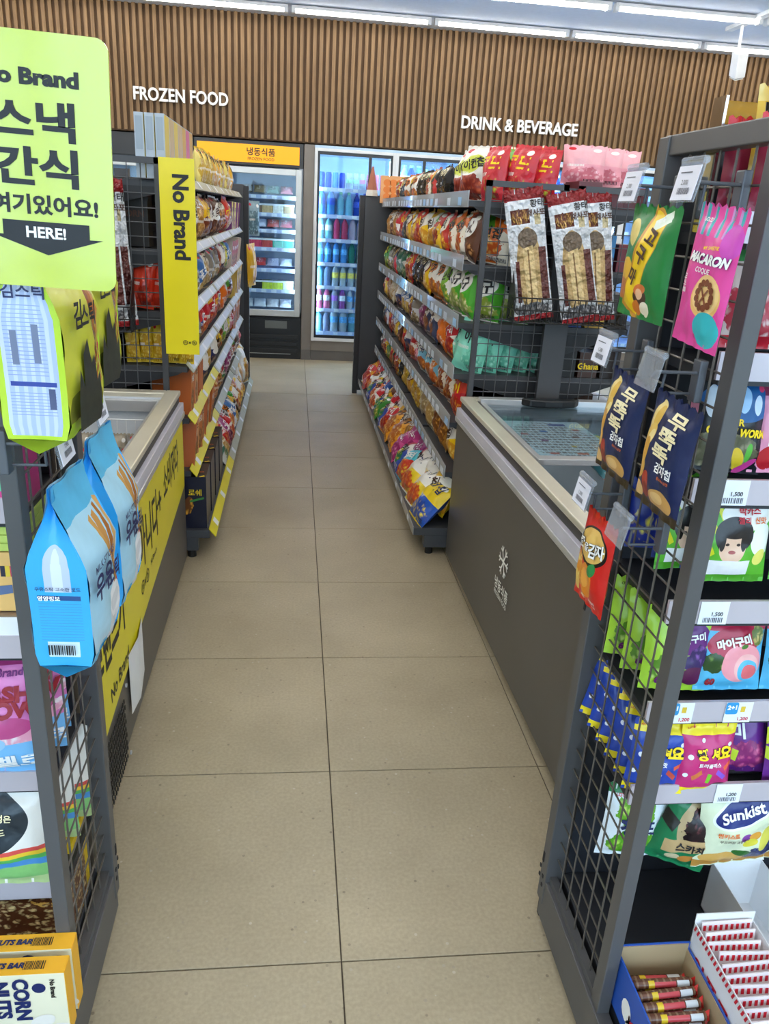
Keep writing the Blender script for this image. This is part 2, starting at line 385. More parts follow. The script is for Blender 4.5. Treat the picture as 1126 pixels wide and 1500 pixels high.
# ------------------------------------------------------------------ ceiling lamps
M_lampw = mat('lamp_housing', (235, 236, 238), .5)
M_lampe = mat('lamp_glow', (255, 252, 245), .5, emit=(255, 249, 238), es=LAMP)
hous = MB(); hous.box(-.585, -.035, .03, .585, .035, .055); hous.box(-.012-.585, -.03, 0, -.565, .03, .055); hous.box(.565, -.03, 0, .597, .03, .055)
hous_me = hous.mesh('housing', M_lampw)
dif_me = MB().prism([(-.017, .03), (-.017, .012), (-.009, .005), (.009, .005), (.017, .012), (.017, .03)], 'x', -.563, .563).mesh('diffuser', M_lampe)
arm_me = Bx(-.02, -.02, .055, .02, .02, .061).mesh('ceiling_clip', M_lampw)
rows = [7.78, 6.77, 5.76, 4.75, 3.74, 2.73, 1.72, .71, -.3, -1.31]
RN = ['nearest the slatted wall', 'in the second row from slatted wall', 'third row from slatted wall', 'fourth row from slatted wall', 'fifth row from slatted wall', 'sixth row from slatted wall', 'seventh row from slatted wall', 'eighth row from slatted wall', 'ninth row from slatted wall', 'tenth row from slatted wall']
for k, y in enumerate(rows):
    if k < 2:
        for i in range(7):
            t = thing('ceiling_tube_lamp', 'white linear tube lamp %s, %s from the left' % (RN[k], ORD[i]), 'lamp', (-3.13+1.225*i, y, 2.999), 0, 'ceiling tube lamps')
            mk('housing', hous_me, t); mk('diffuser', dif_me, t); mk('ceiling_clip', arm_me, t, (-.4, 0, 0)); mk('ceiling_clip', arm_me, t, (.4, 0, 0))
    else:
        t = thing('ceiling_lamp_row', 'continuous run of white tube lamps, ' + RN[k], 'lamp', (.545, y, 2.999), 0, 'ceiling lamp rows overhead')
        for i in range(7):
            mk('housing', hous_me, t, (-3.675+1.225*i, 0, 0)); mk('diffuser', dif_me, t, (-3.675+1.225*i, 0, 0))
# spot lamp on a short track, upper right
t = thing('track_spotlight', 'white box spotlight hanging from ceiling track near the slatted wall', 'spotlight', (3.55, 7.0, 3.06))
Bx(-.03, -1.0, -.03, .03, .2, 0).build('track', M_lampw, t)
MB().cyl((-.0, -.02, -.03), (.01, -.02, -.24), .012, 8).build('stem', M_lampw, t)
hd = MB().obox((0, 0, 0), (.085, .11, .19)).build('lamp_head', M_lampw, t, (.03, -.02, -.3), (R_(22), R_(-14), 0), bevel=.006)
Bx(-.035, -.045, -.107, .035, .045, -.104).build('lens', mat('lens_frost', (245, 245, 240), .3), hd)

# ------------------------------------------------------------------ wall lettering
M_sign = mat('white_acrylic', (250, 250, 248), .4)
def wall_word(parent, body, x0, x1, z0, z1, y, m, depth, bold=.02, name='letter'):
    """each letter a child of its own, spaced as the whole line is set"""
    vs, fs, asp = text_geo(body, bold)
    own = list(range(len(vs)))
    def find(i):
        while own[i] != i: own[i] = own[own[i]]; i = own[i]
        return i
    for f in fs:
        for q in f[1:]: own[find(q)] = find(f[0])
    comp = {}
    for f in fs: comp.setdefault(find(f[0]), []).append(f)
    gl = []
    for fl in comp.values():
        xs = [vs[i][0] for f in fl for i in f]; gl.append([min(xs), max(xs), fl])
    gl.sort(key=lambda g: g[0]); mer = []
    for g in gl:
        if mer and g[0] < mer[-1][1]-.02: mer[-1][1] = max(mer[-1][1], g[1]); mer[-1][2] = mer[-1][2]+g[2]
        else: mer.append(g)
    w, h = x1-x0, z1-z0
    for g in mer:
        ids = sorted({i for f in g[2] for i in f}); ix = {i: k for k, i in enumerate(ids)}; n = len(ids)
        P = [(vs[i][0]/asp*w+(x0+x1)/2, vs[i][1]*h+(z0+z1)/2) for i in ids]
        V = [(x, y-depth, z) for x, z in P] + [(x, y, z) for x, z in P]
        F = [tuple(ix[i] for i in f) for f in g[2]]; E = set()
        for f in F:
            for p, q in zip(f, f[1:]+f[:1]): E.add((p, q))
        F2 = F + [tuple(i+n for i in f[::-1]) for f in F] + [(q, p, p+n, q+n) for p, q in E if (q, p) not in E]
        me = bpy.data.meshes.new(name); me.from_pydata(V, [], F2); me.materials.append(m); me.update(); mk(name, me, parent)
t = thing('wall_sign', 'white raised FROZEN FOOD letters on the timber slat wall', 'sign', (-1.04, 8.2, 2.3))
wall_word(t, 'FROZEN FOOD', -.42, .42, -.005, .105, 0, M_sign, .03)
t = thing('wall_sign', 'white raised DRINK & BEVERAGE letters on the timber slat wall', 'sign', (2.125, 8.2, 2.255))
wall_word(t, 'DRINK & BEVERAGE', -.57, .57, 0, .112, 0, M_sign, .03)

# ================================================================== coolers along the back wall
M_black = mat('black_plastic', (24, 25, 28), .35); M_dark = mat('dark_grey_metal', (62, 62, 66), .45); M_steel = mat('brushed_steel', (190, 190, 188), .3, .9)
M_whitef = mat('white_frame', (226, 228, 230), .4); M_inner = mat('cooler_liner', (190, 216, 238), .5); M_shelfw = mat('cooler_shelf', (188, 200, 232), .4)
M_grey = mat('grey_laminate', (128, 120, 112), .5); M_plinth = mat('plinth_grey', (104, 100, 96), .5)
M_led = mat('cooler_led', (235, 245, 255), .5, emit=(200, 230, 255), es=60)
M_tagw = mat('price_tag_paper', (236, 240, 246), .5)
G_cool = glass('cooler_glass')
def bottle_mesh(kind):
    R, H = {'slim': (.031, .21), 'pet': (.034, .215), 'tall': (.042, .25), 'can': (.029, .145)}[kind]
    if kind == 'can': pr = [(R*.8, 0), (R, .01), (R, H*.88), (R*.78, H*.97), (R*.78, H)]
    else: pr = [(R*.85, 0), (R, .008), (R, H*.2), (R*.93, H*.3), (R, H*.4), (R, H*.6), (R*.85, H*.72), (R*.4, H*.88), (R*.38, H*.92)]
    return pr, R, H
BOT = {}
def bottle(kind, body, cap, lab, loc, label, group):
    k = (kind, body, cap, lab)
    if k not in BOT:
        pr, R, H = bottle_mesh(kind)
        mb = mat('bottle_%s_%s_%s' % body, body, .12, spec=.6, noise=(20, .12))
        kids = []
        if kind != 'can': mb.node_tree.nodes['Principled BSDF'].inputs['Transmission Weight'].default_value = .5; mb.node_tree.nodes['Principled BSDF'].inputs['IOR'].default_value = 1.15
        if kind != 'can':
            kids.append(('cap', MB().lathe([(R*.44, H*.91), (R*.46, H*.92), (R*.46, H*.99), (R*.42, H)], 10).mesh('cap', mat('cap_%s_%s_%s' % cap, cap, .35))))
        if lab: kids.append(('wrapper', MB().lathe([(R*1.0, H*.38), (R*1.03, H*.385), (R*1.03, H*.62), (R*1.0, H*.625)], 12).mesh('wrapper', mat('wrap_%s_%s_%s' % lab, lab, .35, noise=(60, .35)))))
        BOT[k] = (MB().lathe(pr, 12).mesh('bottle', mb, True), kids)
    me, kids = BOT[k]
    o = tag(mk('drink_can' if kind == 'can' else 'drink_bottle', me, None, loc, (0, 0, random.uniform(0, 6))), label, 'can' if kind == 'can' else 'bottle', group)
    for n, m in kids: mk(n, m, o)
UNITS = [(.18, .955), (.955, 1.73), (1.73, 2.505), (2.505, 3.28), (3.28, 4.055), (4.055, 4.83)]
UL = ['tall drinks cooler beside the frozen food cabinet, full of bottles', 'second drinks cooler from the frozen cabinet, mostly behind snack rack', 'third drinks cooler from the frozen cabinet, only its top showing', 'fourth drinks cooler from the frozen cabinet, only its top showing', 'fifth drinks cooler from the frozen cabinet, top right under slats', 'drinks cooler at far right end of the row']
SHZ = [.285, .515, .74, .965, 1.19, 1.415, 1.66]
for ui, (x0, x1) in enumerate(UNITS):
    w = x1-x0
    t = thing('drinks_cooler', UL[ui], 'cooler', (x0, 8.2, 0), 0, 'drinks coolers along the back wall')
    b = MB(); b.box(0, .04, .2, .03, .7, 2.0); b.box(w-.03, .04, .2, w, .7, 2.0); b.box(0, .67, .2, w, .7, 2.0); b.box(0, .04, 1.97, w, .7, 2.03); b.box(0, .04, .2, w, .7, .25)
    b.build('cabinet_liner', M_inner, t)
    Bx(0, .02, .1, w, .7, .2).build('lower_panel', M_grey, t); Bx(0, .03, 0, w, .7, .1).build('kick_plate', M_plinth, t)
    f = MB(); f.box(0, 0, .2, .028, .045, 2.005); f.box(w-.028, 0, .2, w, .045, 2.005); f.box(.028, 0, .2, w-.028, .045, .232); f.box(.028, 0, 1.978, w-.028, .045, 2.005)
    f.build('door_frame', M_whitef, t, bevel=.003)
    g = MB(); g.box(.028, .012, .232, .05, .04, 1.978); g.box(w-.05, .012, .232, w-.028, .04, 1.978); g.box(.05, .012, .232, w-.05, .04, .26); g.box(.05, .012, 1.95, w-.05, .04, 1.978)
    mxx = .53 if ui == 0 else w*.36 if ui == 1 else w*.5
    g.box(mxx-.014, .014, .26, mxx+.014, .04, 1.95)
    g.build('gasket_frame', M_black, t)
    Bx(.05, .024, .26, mxx-.014, .029, 1.95).build('glass_pane', G_cool, t); Bx(mxx+.014, .024, .26, w-.05, .029, 1.95).build('glass_pane', G_cool, t)
    MB().box(.012, -.02, .95, .03, -.002, 1.35).build('door_handle', M_whitef, t, bevel=.004)
    for i, z in enumerate(SHZ):
        s = Bx(.032, .09, z-.012, w-.032, .62, z).build('shelf', M_shelfw, t)
        Bx(.034, .075, z-.03, w-.034, .09, z+.006).build('price_rail', M_shelfw, s)
        for q in range(4): Bx(.08+q*.15, .071, z-.026, .125+q*.15, .0745, z+.002).build('price_tag', M_tagw, s)
    Bx(.034, .06, .3, .05, .075, 1.93).build('led_strip', M_led, t); Bx(w-.05, .06, .3, w-.034, .075, 1.93).build('led_strip', M_led, t)
    Bx(.06, .06, 1.955, w-.06, .085, 1.967).build('led_strip', M_led, t)
# bottles by shelf (bottom to top): (kind, bottle, cap, wrapper)
BL, CY, PK, WT, GN, YL, NV, PU = (95, 170, 235), (150, 220, 240), (235, 130, 170), (215, 230, 240), (150, 220, 170), (245, 215, 90), (36, 74, 180), (170, 110, 215)
ROWS = [[('pet', CY, YL, None), ('pet', (150, 160, 190), YL, None), ('tall', WT, WT, BL), ('tall', WT, WT, BL), ('tall', CY, BL, BL)],
        [('pet', PK, PU, WT), ('pet', PK, PU, WT), ('pet', WT, PU, PU), ('pet', (190, 110, 190), PU, WT), ('slim', WT, BL, BL), ('slim', WT, BL, BL)],
        [('pet', CY, YL, None), ('pet', (140, 165, 200), WT, None), ('pet', WT, WT, YL), ('pet', WT, WT, YL), ('pet', WT, WT, YL), ('pet', WT, WT, YL)],
        [('pet', BL, CY, BL), ('pet', BL, CY, BL), ('pet', BL, CY, BL), ('pet', BL, CY, BL), ('pet', (60, 150, 130), WT, None), ('pet', (60, 150, 130), WT, None)],
        [('pet', CY, CY, WT), ('pet', CY, CY, WT), ('pet', (215, 80, 120), (225, 60, 120), None), ('pet', (215, 80, 120), (225, 60, 120), None), ('pet', (210, 195, 215), WT, None), ('pet', (210, 195, 215), WT, None)],
        [('tall', BL, WT, NV), ('tall', BL, WT, NV), ('pet', CY, GN, None), ('pet', CY, GN, None), ('pet', NV, NV, NV), ('pet', NV, NV, NV)],
        [('can', NV, NV, None), ('can', NV, NV, None), ('can', BL, NV, None), ('can', NV, NV, None), ('can', WT, WT, GN), ('can', WT, WT, GN), ('can', WT, WT, PK), ('can', PK, PK, None)]]
CN = {BL: 'blue', CY: 'pale cyan', PK: 'pink', WT: 'clear', GN: 'green', YL: 'yellow', NV: 'navy', PU: 'purple'}
RNAME = ['bottom shelf', 'second shelf up', 'third shelf up', 'fourth shelf up', 'fifth shelf up', 'sixth shelf up', 'top shelf']
for r, row in enumerate(ROWS):
    n = len(row); x = .255
    for i in range(n+3):
        kd, bo, ca, la = row[min(i, n-1)] if i < n else row[-1]
        if x > .9: break
        bottle(kd, bo, ca, la, (x, 8.33, SHZ[r]), '%s drink %s, %s from left on %s of first drinks cooler' % (CN.get(bo, 'tinted'), 'can' if kd == 'can' else 'bottle', ORD[i], RNAME[r]), 'drinks in the first cooler')
        x += {'pet': .079, 'slim': .072, 'tall': .095, 'can': .066}[kd]
for ui in (1, 2, 3):
    x0 = UNITS[ui][0]
    for i in range(9):
        bo = [BL, CY, WT, NV, PK, BL, CY, GN, WT][(i*2+ui) % 9]
        bottle('tall', bo, [WT, BL, NV][(i//3+ui) % 3], [WT, NV, None][(i//2) % 3], (x0+.1+i*.072, 8.34, 1.66), '%s bottle, %s from left on top shelf of %s drinks cooler' % (CN.get(bo, 'tinted'), ORD[i], ORD[ui]), 'bottles at the top of the other coolers')
# pillar between the cabinets
t = thing('cabinet_pillar', 'grey filler panel between frozen food cabinet and drinks cooler', 'panel', (.08, 8.2, 0))
Bx(0, .03, 0, .098, .7, 2.03).build('panel', M_grey, t); Bx(0, .025, 0, .098, .03, .1).build('kick_plate', M_plinth, t)
# frozen food cabinets
M_hdr = mat('header_lightbox', (120, 70, 0), .5, emit=(255, 176, 0), es=1.15)
def frozen_cabinet(x0, label, full):
    w = 1.02
    t = thing('frozen_food_cabinet', label, 'freezer', (x0, 8.2, 0), 0, 'upright frozen food cabinets')
    b = MB(); b.box(0, .05, .42, .04, .7, 1.82); b.box(w-.04, .05, .42, w, .7, 1.82); b.box(0, .66, .42, w, .7, 1.82); b.box(0, .05, .42, w, .7, .47)
    b.build('cabinet_liner', mat('freezer_liner', (150, 160, 172), .5), t)
    Bx(0, .04, 1.815, w, .7, 2.03).build('top_housing', M_black, t, bevel=.004)
    hb = Bx(.03, .012, 1.84, w-.04, .04, 1.995).build('header_lightbox', M_hdr if full else M_black, t)
    if full:
        mk('lettering', text_mesh('냉동식품', .62, 1.935, .07, INK, bold=.02, eps=.004), hb, (0, .012, 0)); mk('lettering', text_mesh('FROZEN FOOD', .62, 1.873, .026, INKB, bold=.01, eps=.004), hb, (0, .012, 0))
    f = MB(); f.box(.02, 0, .43, .07, .05, 1.8); f.box(w-.07, 0, .43, w-.015, .05, 1.8); f.box(.07, 0, .43, w-.07, .05, .49); f.box(.07, 0, 1.745, w-.07, .05, 1.8)
    f.build('door_frame', M_steel if False else mat('satin_frame', (196, 198, 196), .35, .4), t, bevel=.004)
    Bx(.07, .02, .49, w-.07, .026, 1.745).build('glass_pane', G_cool, t)
    lo = Bx(.0, .03, .0, w, .7, .42).build('lower_housing', M_black, t, bevel=.004)
    Bx(.2, .008, .29, w-.12, .03, .4).build('grille_bar', M_black, lo)
    Bx(w-.36, .0, .31, w-.14, .008, .385).build('badge_plate', mat('badge_steel', (120, 118, 112), .3, .8), lo)
    for z in (.06, .13, .2): Bx(.04, .012, z, w-.03, .03, z+.045).build('grille_bar', M_black, lo, bevel=.006)
    Bx(.04, .008, .05, w-.1, .012, .056).build('trim_strip', M_steel, lo)
    for z in FZ[1:]:
        s = Bx(.04, .1, z-.012, w-.04, .62, z).build('shelf', M_shelfw, t); Bx(.045, .085, z-.032, w-.045, .1, z+.004).build('price_rail', M_shelfw, s)
        for q in range(4): Bx(.52+q*.1, .081, z-.028, .57+q*.1, .0845, z).build('price_tag', M_tagw, s)
    Bx(.045, .06, .5, .06, .075, 1.72).build('led_strip', M_led, t); Bx(w-.062, .055, .5, w-.045, .07, 1.72).build('led_strip', M_led, t)
    return t
FZ = [.475, .68, .88, 1.08, 1.25, 1.40, 1.56]
frozen_cabinet(-.945, 'upright frozen food cabinet with glowing yellow header and steel glass door', True)
frozen_cabinet(-1.97, 'second upright frozen food cabinet hidden behind the left snack rack', False)

# ================================================================== gondola racks beyond the freezers
M_rack = mat('rack_charcoal', (66, 67, 71), .45); M_rackd = mat('rack_dark_panel', (42, 43, 47), .55); M_wire = mat('wire_grey', (84, 86, 90), .4, .3)
M_clear = glass('clear_rail', (205, 212, 220), op=.3); M_railg = mat('rail_grey_green', (176, 178, 160), .35); M_raily = mat('rail_yellow', (226, 214, 50), .4); M_railw = mat('rail_insert_pale', (205, 214, 226), .35)
M_railb = mat('rail_insert_blue', (150, 190, 225), .35); M_rubber = mat('rubber_black', (18, 18, 18), .6)
def wire_grid(u0, u1, z0, z1, pitch, r, plane, at):
    """welded wire net in a plane; plane 'x' (net runs y,z at x=at) or 'y' (runs x,z at y=at)"""
    m = MB(); P = (lambda u, z, o=0: (at+o, u, z)) if plane == 'x' else (lambda u, z, o=0: (u, at+o, z))
    n = max(1, round((u1-u0)/pitch)); k = max(1, round((z1-z0)/pitch))
    for i in range(1, n): u = u0+(u1-u0)*i/n; m.cyl(P(u, z0), P(u, z1), r, 5, cap=False)
    for j in range(1, k): z = z0+(z1-z0)*j/k; m.cyl(P(u0, z, r*1.6), P(u1, z, r*1.6), r, 5, cap=False)
    return m
def gondola(side, name, label, xs, sgn, y0, y1, levels, nsec, xf, xb, rail, otherside):
    """xs spine centre, sgn +1: goods face +x, xf shelf front, xb base front"""
    t = thing('gondola_rack', label, 'shelf rack', (xs, y0, 0), 0, 'aisle gondola racks')
    L = y1-y0; sec = L/nsec; d = abs(xf-xs); db = abs(xb-xs)
    Bx(-.012, 0, .1, .012, L, 1.56).build('spine_panel', M_rackd, t)
    for i in range(nsec+1):
        MB().box(-.034, i*sec-.02, 0, .034, i*sec+.02, 1.6).build('upright', M_rack, t)
    for s in (sgn, -sgn):
        dd = db if s == sgn else db-.06
        a, b = sorted((s*.02, s*dd))
        Bx(a, .0, .095, b, L, .13).build('base_deck', M_rack, t, bevel=.002)
        for i in range(nsec+1):
            a2, b2 = sorted((s*.03, s*(dd-.05)))
            y = min(max(i*sec-.02, .0), L-.04)
            ft = Bx(a2, y, .035, b2, y+.05, .095).build('base_foot', M_rack, t, bevel=.002)
            MB().cyl((s*(dd-.08), y+.025, 0), (s*(dd-.08), y+.025, .035), .018, 10).build('levelling_foot', M_rubber, ft)
        if s == -sgn and not otherside: continue
        for z in levels:
            for i in range(nsec if s == sgn else 1):
                dz = d if s == sgn else otherside
                a, b = sorted((s*.03, s*dz)); ya, yb = i*sec+.022, (i+1)*sec-.022
                sh = Bx(a, ya, z-.028, b, yb, z-.006).build('shelf', M_rack, t)
                bp_ = [(s*.03, z-.028), (s*.03, z-.12), (s*.08, z-.12), (s*(dz-.04), z-.04), (s*(dz-.02), z-.028)]
                for q in (ya, yb-.006): MB().prism(bp_, 'y', q, q+.006).build('bracket', M_rackd, sh)
                rail(sh, s, dz, ya-.012, yb+.012, z, i)
    # base rails
    for i in range(nsec): rail(t, sgn, db, i*sec, (i+1)*sec-.004, .13, i, True)
    return t
def rail_right(sh, s, d, ya, yb, z, i, base=False):
    x0 = s*d
    r = Bx(min(x0, x0+s*.004), ya, z-.032, max(x0, x0+s*.004), yb, z+.03 if not base else z+.006).build('price_rail', M_clear if not base else M_railg_d, sh)
    rnd = random.Random(int(z*1000)+i*7); n = 7; w = (yb-ya)/n
    for k in range(n):
        if rnd.random() < .2: continue
        c = M_railb if rnd.random() < .2 else M_railw
        if base:
            if k % 2: c = M_tagw
            else: continue
        y = ya+w*k+.012+rnd.random()*.02; ww = w*.62 if not base else .045
        Bx(x0+s*.0045 if s > 0 else x0-.0055, y, z-.026, x0+.0055 if s > 0 else x0-.0045, y+ww, z+.006 if not base else z).build('price_tag', c, r)
M_railg_d = mat('rail_grey', (150, 150, 148), .35)
def rail_left(sh, s, d, ya, yb, z, i, base=False):
    # angled strip, tipped up towards the shopper
    x0 = s*d; m = M_raily if (z < .7 and i == 0) else M_railg
    if z > 1.5: m = M_railg
    a = 38
    r = MB().obox((x0+s*.012, (ya+yb)/2, z-.008), (.004, yb-ya, .046), (0, s*R_(-a), 0)).build('price_rail', m, sh)
    rnd = random.Random(int(z*900)+i*5)
    if m is M_railg and .4 < z < 1.3:
        MB().obox((x0+s*.0145, (ya+yb)/2, z-.006), (.001, (yb-ya)*.94, .034), (0, s*R_(-a), 0)).build('price_strip', M_railw, r)
    for k in range(3):
        y = ya+.1+(yb-ya)*k/3+rnd.random()*.05
        MB().obox((x0+s*.0152, y+.02, z-.006), (.001, .05, .034), (0, s*R_(-a), 0)).build('price_tag', M_tagw, r)
LV = [.40, .63, .845, 1.06, 1.295, 1.54]
RY0, RY1 = 3.30, 6.66
rackR = gondola('R', 'gondola', 'long charcoal snack rack on the right of the aisle, seven tiers', 1.09, -1, RY0, RY1, LV, 4, .685, .56, rail_right, .34)
LY0, LY1 = 3.24, 6.56
rackL = gondola('L', 'gondola', 'long charcoal snack rack on the left of the aisle with angled rails', -.85, 1, LY0, LY1, LV, 3, -.425, -.35, rail_left, .36)
# wide end panels at the far end of both racks
def end_panel(rack, x0, x1, y, h):
    p = Bx(x0, y, .03, x1, y+.04, h).build('end_panel', M_rack, rack, bevel=.004)
    for k in range(22): pass
    return p
def slotpost(rack, x, y, h, s):
    m = Bx(x-.02, y-.005, 0, x+.02, y+.06, h).build('end_post', M_rackd, rack, bevel=.003)
    sl = MB()
    for k in range(30): sl.box(x+s*.0195 if s > 0 else x-.021, y+.012, .1+k*.049, x+.021 if s > 0 else x-.0195, y+.04, .125+k*.049)
    sl.build('slot_row', mat('slot_light', (120, 120, 122), .6), m)
end_panel(rackR, -.54, .4, RY1-RY0+.03, 1.59); slotpost(rackR, -.56, RY1-RY0+.03, 1.585, -1)
end_panel(rackL, -.42, .46, LY1-LY0+.03, 1.61); slotpost(rackL, .475, LY1-LY0+.03, 1.6, 1)
# wire net frames closing the near ends of the racks
def net_frame(rack, u0, u1, z0, z1, y):
    f = MB(); b = .022
    f.box(u0, y-.012, z0, u0+b, y+.012, z1); f.box(u1-b, y-.012, z0, u1, y+.012, z1); f.box(u0, y-.012, z1-b, u1, y+.012, z1); f.box(u0, y-.012, z0, u1, y+.012, z0+b)
    o = f.build('net_frame', M_rack, rack); wire_grid(u0+b, u1-b, z0+b, z1-b, .05, .0021, 'y', y).build('wire_net', M_wire, o)
net_frame(rackR, -.35, -.02, .3, 1.61, -.035); net_frame(rackR, .025, .35, .3, 1.61, -.035)
Bx(-.05, -.05, .0, .05, -.02, 1.35).build('centre_post', M_rack, rackR)
net_frame(rackL, -.36, -.02, .3, 1.61, -.035); net_frame(rackL, .02, .36, .3, 1.61, -.035)

# ================================================================== chest freezers
M_fbody = mat('freezer_charcoal', (84, 80, 76), .38, noise=(3, .04)); M_alu = mat('aluminium_trim', (205, 206, 208), .28, .55); M_lilac = mat('bumper_pale', (196, 194, 206), .35)
M_groove = mat('groove_dark', (60, 58, 56), .5); M_rimlit = mat('rim_satin_lamplit', (214, 208, 190), .3, .35); M_fin = mat('freezer_inner_white', (225, 230, 236), .5)  # rim: aluminium with the ceiling lamps' cream reflection put into its base colour
def chest_freezer(name, label, loc, rz, w, L, s):
    """aisle face at local x=0, body runs to s*w; L along y; s=+1 body to +x"""
    t = thing('chest_freezer', label, 'freezer', loc, rz, 'open chest freezers')
    def X(a, b): return tuple(sorted((s*a, s*b)))
    def ring(nm, o, i, z0, z1, m, bev=.002):
        b = MB(); x0, x1 = X(o, i); b.box(x0, o, z0, x1, L-o, z1); x0, x1 = X(w-i, w-o); b.box(x0, o, z0, x1, L-o, z1)
        x0, x1 = X(i, w-i); b.box(x0, o, z0, x1, i, z1); b.box(x0, L-i, z0, x1, L-o, z1)
        return b.build(nm, m, t, bevel=bev)
    b = MB(); x0, x1 = X(0.004, .05); b.box(x0, 0, .04, x1, L, .655); x0, x1 = X(w-.05, w); b.box(x0, 0, .04, x1, L, .655); x0, x1 = X(.05, w-.05); b.box(x0, 0, .04, x1, .05, .655); b.box(x0, L-.05, .04, x1, L, .655); b.box(x0, .05, .04, x1, L-.05, .12)
    b.build('body', M_fbody, t)
    x0, x1 = X(.03, w-.02); Bx(x0, .03, 0, x1, L-.03, .04).build('plinth', M_groove, t)
    ring('lower_trim', -.006, .02, .655, .675, M_alu); ring('bumper', -.003, .02, .675, .712, M_lilac); ring('groove', .012, .03, .712, .742, M_groove)
    ring('rim', .006, .06, .742, .762, M_rimlit, .004)
    ring('inner_ledge', .058, .085, .69, .735, M_alu)
    b = MB(); x0, x1 = X(.05, .056); b.box(x0, .05, .12, x1, L-.05, .742); x0, x1 = X(w-.056, w-.05); b.box(x0, .05, .12, x1, L-.05, .742); x0, x1 = X(.056, w-.056); b.box(x0, .05, .12, x1, .056, .742); b.box(x0, L-.056, .12, x1, L-.05, .742)
    b.build('inner_wall', M_fin, t)
    return t, X
def basket(parent, X, a, b, y0, y1, z0, z1, pitch=.035):
    x0, x1 = X(a, b); m = MB(); r = .0022
    for z in (z0, (z0+z1)/2, z1): m.tube([(x0, y0, z), (x1, y0, z), (x1, y1, z), (x0, y1, z), (x0, y0, z)], r*1.3, 5)
    n = int((x1-x0)/pitch)
    for i in range(n+1):
        x = x0+(x1-x0)*i/n; m.tube([(x, y0, z1), (x, y0, z0), (x, y1, z0), (x, y1, z1)], r, 4)
    k = int((y1-y0)/pitch)
    for i in range(k+1):
        y = y0+(y1-y0)*i/k
        m.cyl((x0, y, z1), (x0, y, z0), r, 4); m.cyl((x1, y, z1), (x1, y, z0), r, 4)
    return tag(m.build('wire_basket', mat('white_wire', (232, 234, 236), .35), None), None, None)
# right freezer
RFY, RFL = 1.40, 1.84
frR, XF = chest_freezer('r', 'charcoal chest freezer on the right, with white snowflake print on side', (.728, RFY, 0), R_(.9), .76, RFL, 1)
# lids: far lid closed, near one pushed under it
ly0, ly1 = .94, RFL-.06
f = MB(); f.box(.07, ly0, .742, .69, ly0+.045, .762); f.box(.07, ly1-.05, .742, .69, ly1, .775); f.box(.07, ly0, .742, .09, ly1, .76); f.box(.67, ly0, .742, .69, ly1, .76)
lid = f.build('lid_frame', M_alu, frR, bevel=.002)
Bx(.09, ly0+.045, .748, .67, ly1-.05, .753).build('lid_glass', G_cool, lid)
h = MB().prism([(.24, ly1-.05), (.27, ly1-.085), (.33, ly1-.1), (.40, ly1-.1), (.46, ly1-.085), (.49, ly1-.05)], 'z', .755, .787).build('lid_handle', M_black, lid, bevel=.006)
# snowflake and lettering on the aisle side (local x=0 face, turned towards -x)
pr = mk('side_print', None, frR, (-.0005, .955, 0), (0, 0, R_(-90)))
fl = []
def bar(x0, z0, x1, z1, w):
    d = Vector((x1-x0, z1-z0)); n = Vector((-d.y, d.x)).normalized()*w/2
    return [(x0+n.x, z0+n.y), (x1+n.x, z1+n.y), (x1-n.x, z1-n.y), (x0-n.x, z0-n.y)]
zc = .395
for k in range(3):
    a = R_(60*k); r = .055; c, s_2 = math.cos(a), math.sin(a)
    fl.append(bar(-r*c, zc-r*s_2, r*c, zc+r*s_2, .008))
    for q in (1, -1):
        px, pz = q*.034*c, zc+q*.034*s_2
        for dd in (45, -45):
            aa = a+(0 if q > 0 else math.pi)+R_(dd); fl.append(bar(px, pz, px+.022*math.cos(aa), pz+.022*math.sin(aa), .006))
pr.name = 'side_print'; bpy.data.objects.remove(pr)
def side_child(parent, nm, me, y, s): return mk(nm, me, parent, (s*.0005, y, 0), (0, 0, R_(-90) if s < 0 else R_(90)))
side_child(frR, 'snowflake', shape_mesh(fl, INKW, None, .0005, 'snowflake'), .955, -1)
side_child(frR, 'lettering', text_mesh('냉동식품', 0, .298, .042, INKW, bold=.012), .945, -1)
side_child(frR, 'lettering', text_mesh('FROZEN FOOD', 0, .262, .016, INKW, bold=.01), .945, -1)
# left freezer
LFY, LFL = 1.44, 1.74
frL, XG = chest_freezer('l', 'charcoal chest freezer on the left with yellow advert sheet on side', (-.437, LFY, 0), 0, .76, LFL, -1)
g = MB()
for j in range(9):
    for i in range(19): g.obox((.0005, .115+i*.0165+(j % 2)*.006, .205-j*.022), (.002, .0075, .013), (R_(18), 0, 0))
g.build('vent_grille', mat('vent_black', (14, 14, 15), .7), frL, (0, 0, 0))
for y, z in ((.09, .235), (.445, .235), (.09, .015), (.445, .015)): MB().cyl((.0, y, z), (.004, y, z), .006, 8).build('screw', M_alu, frL)
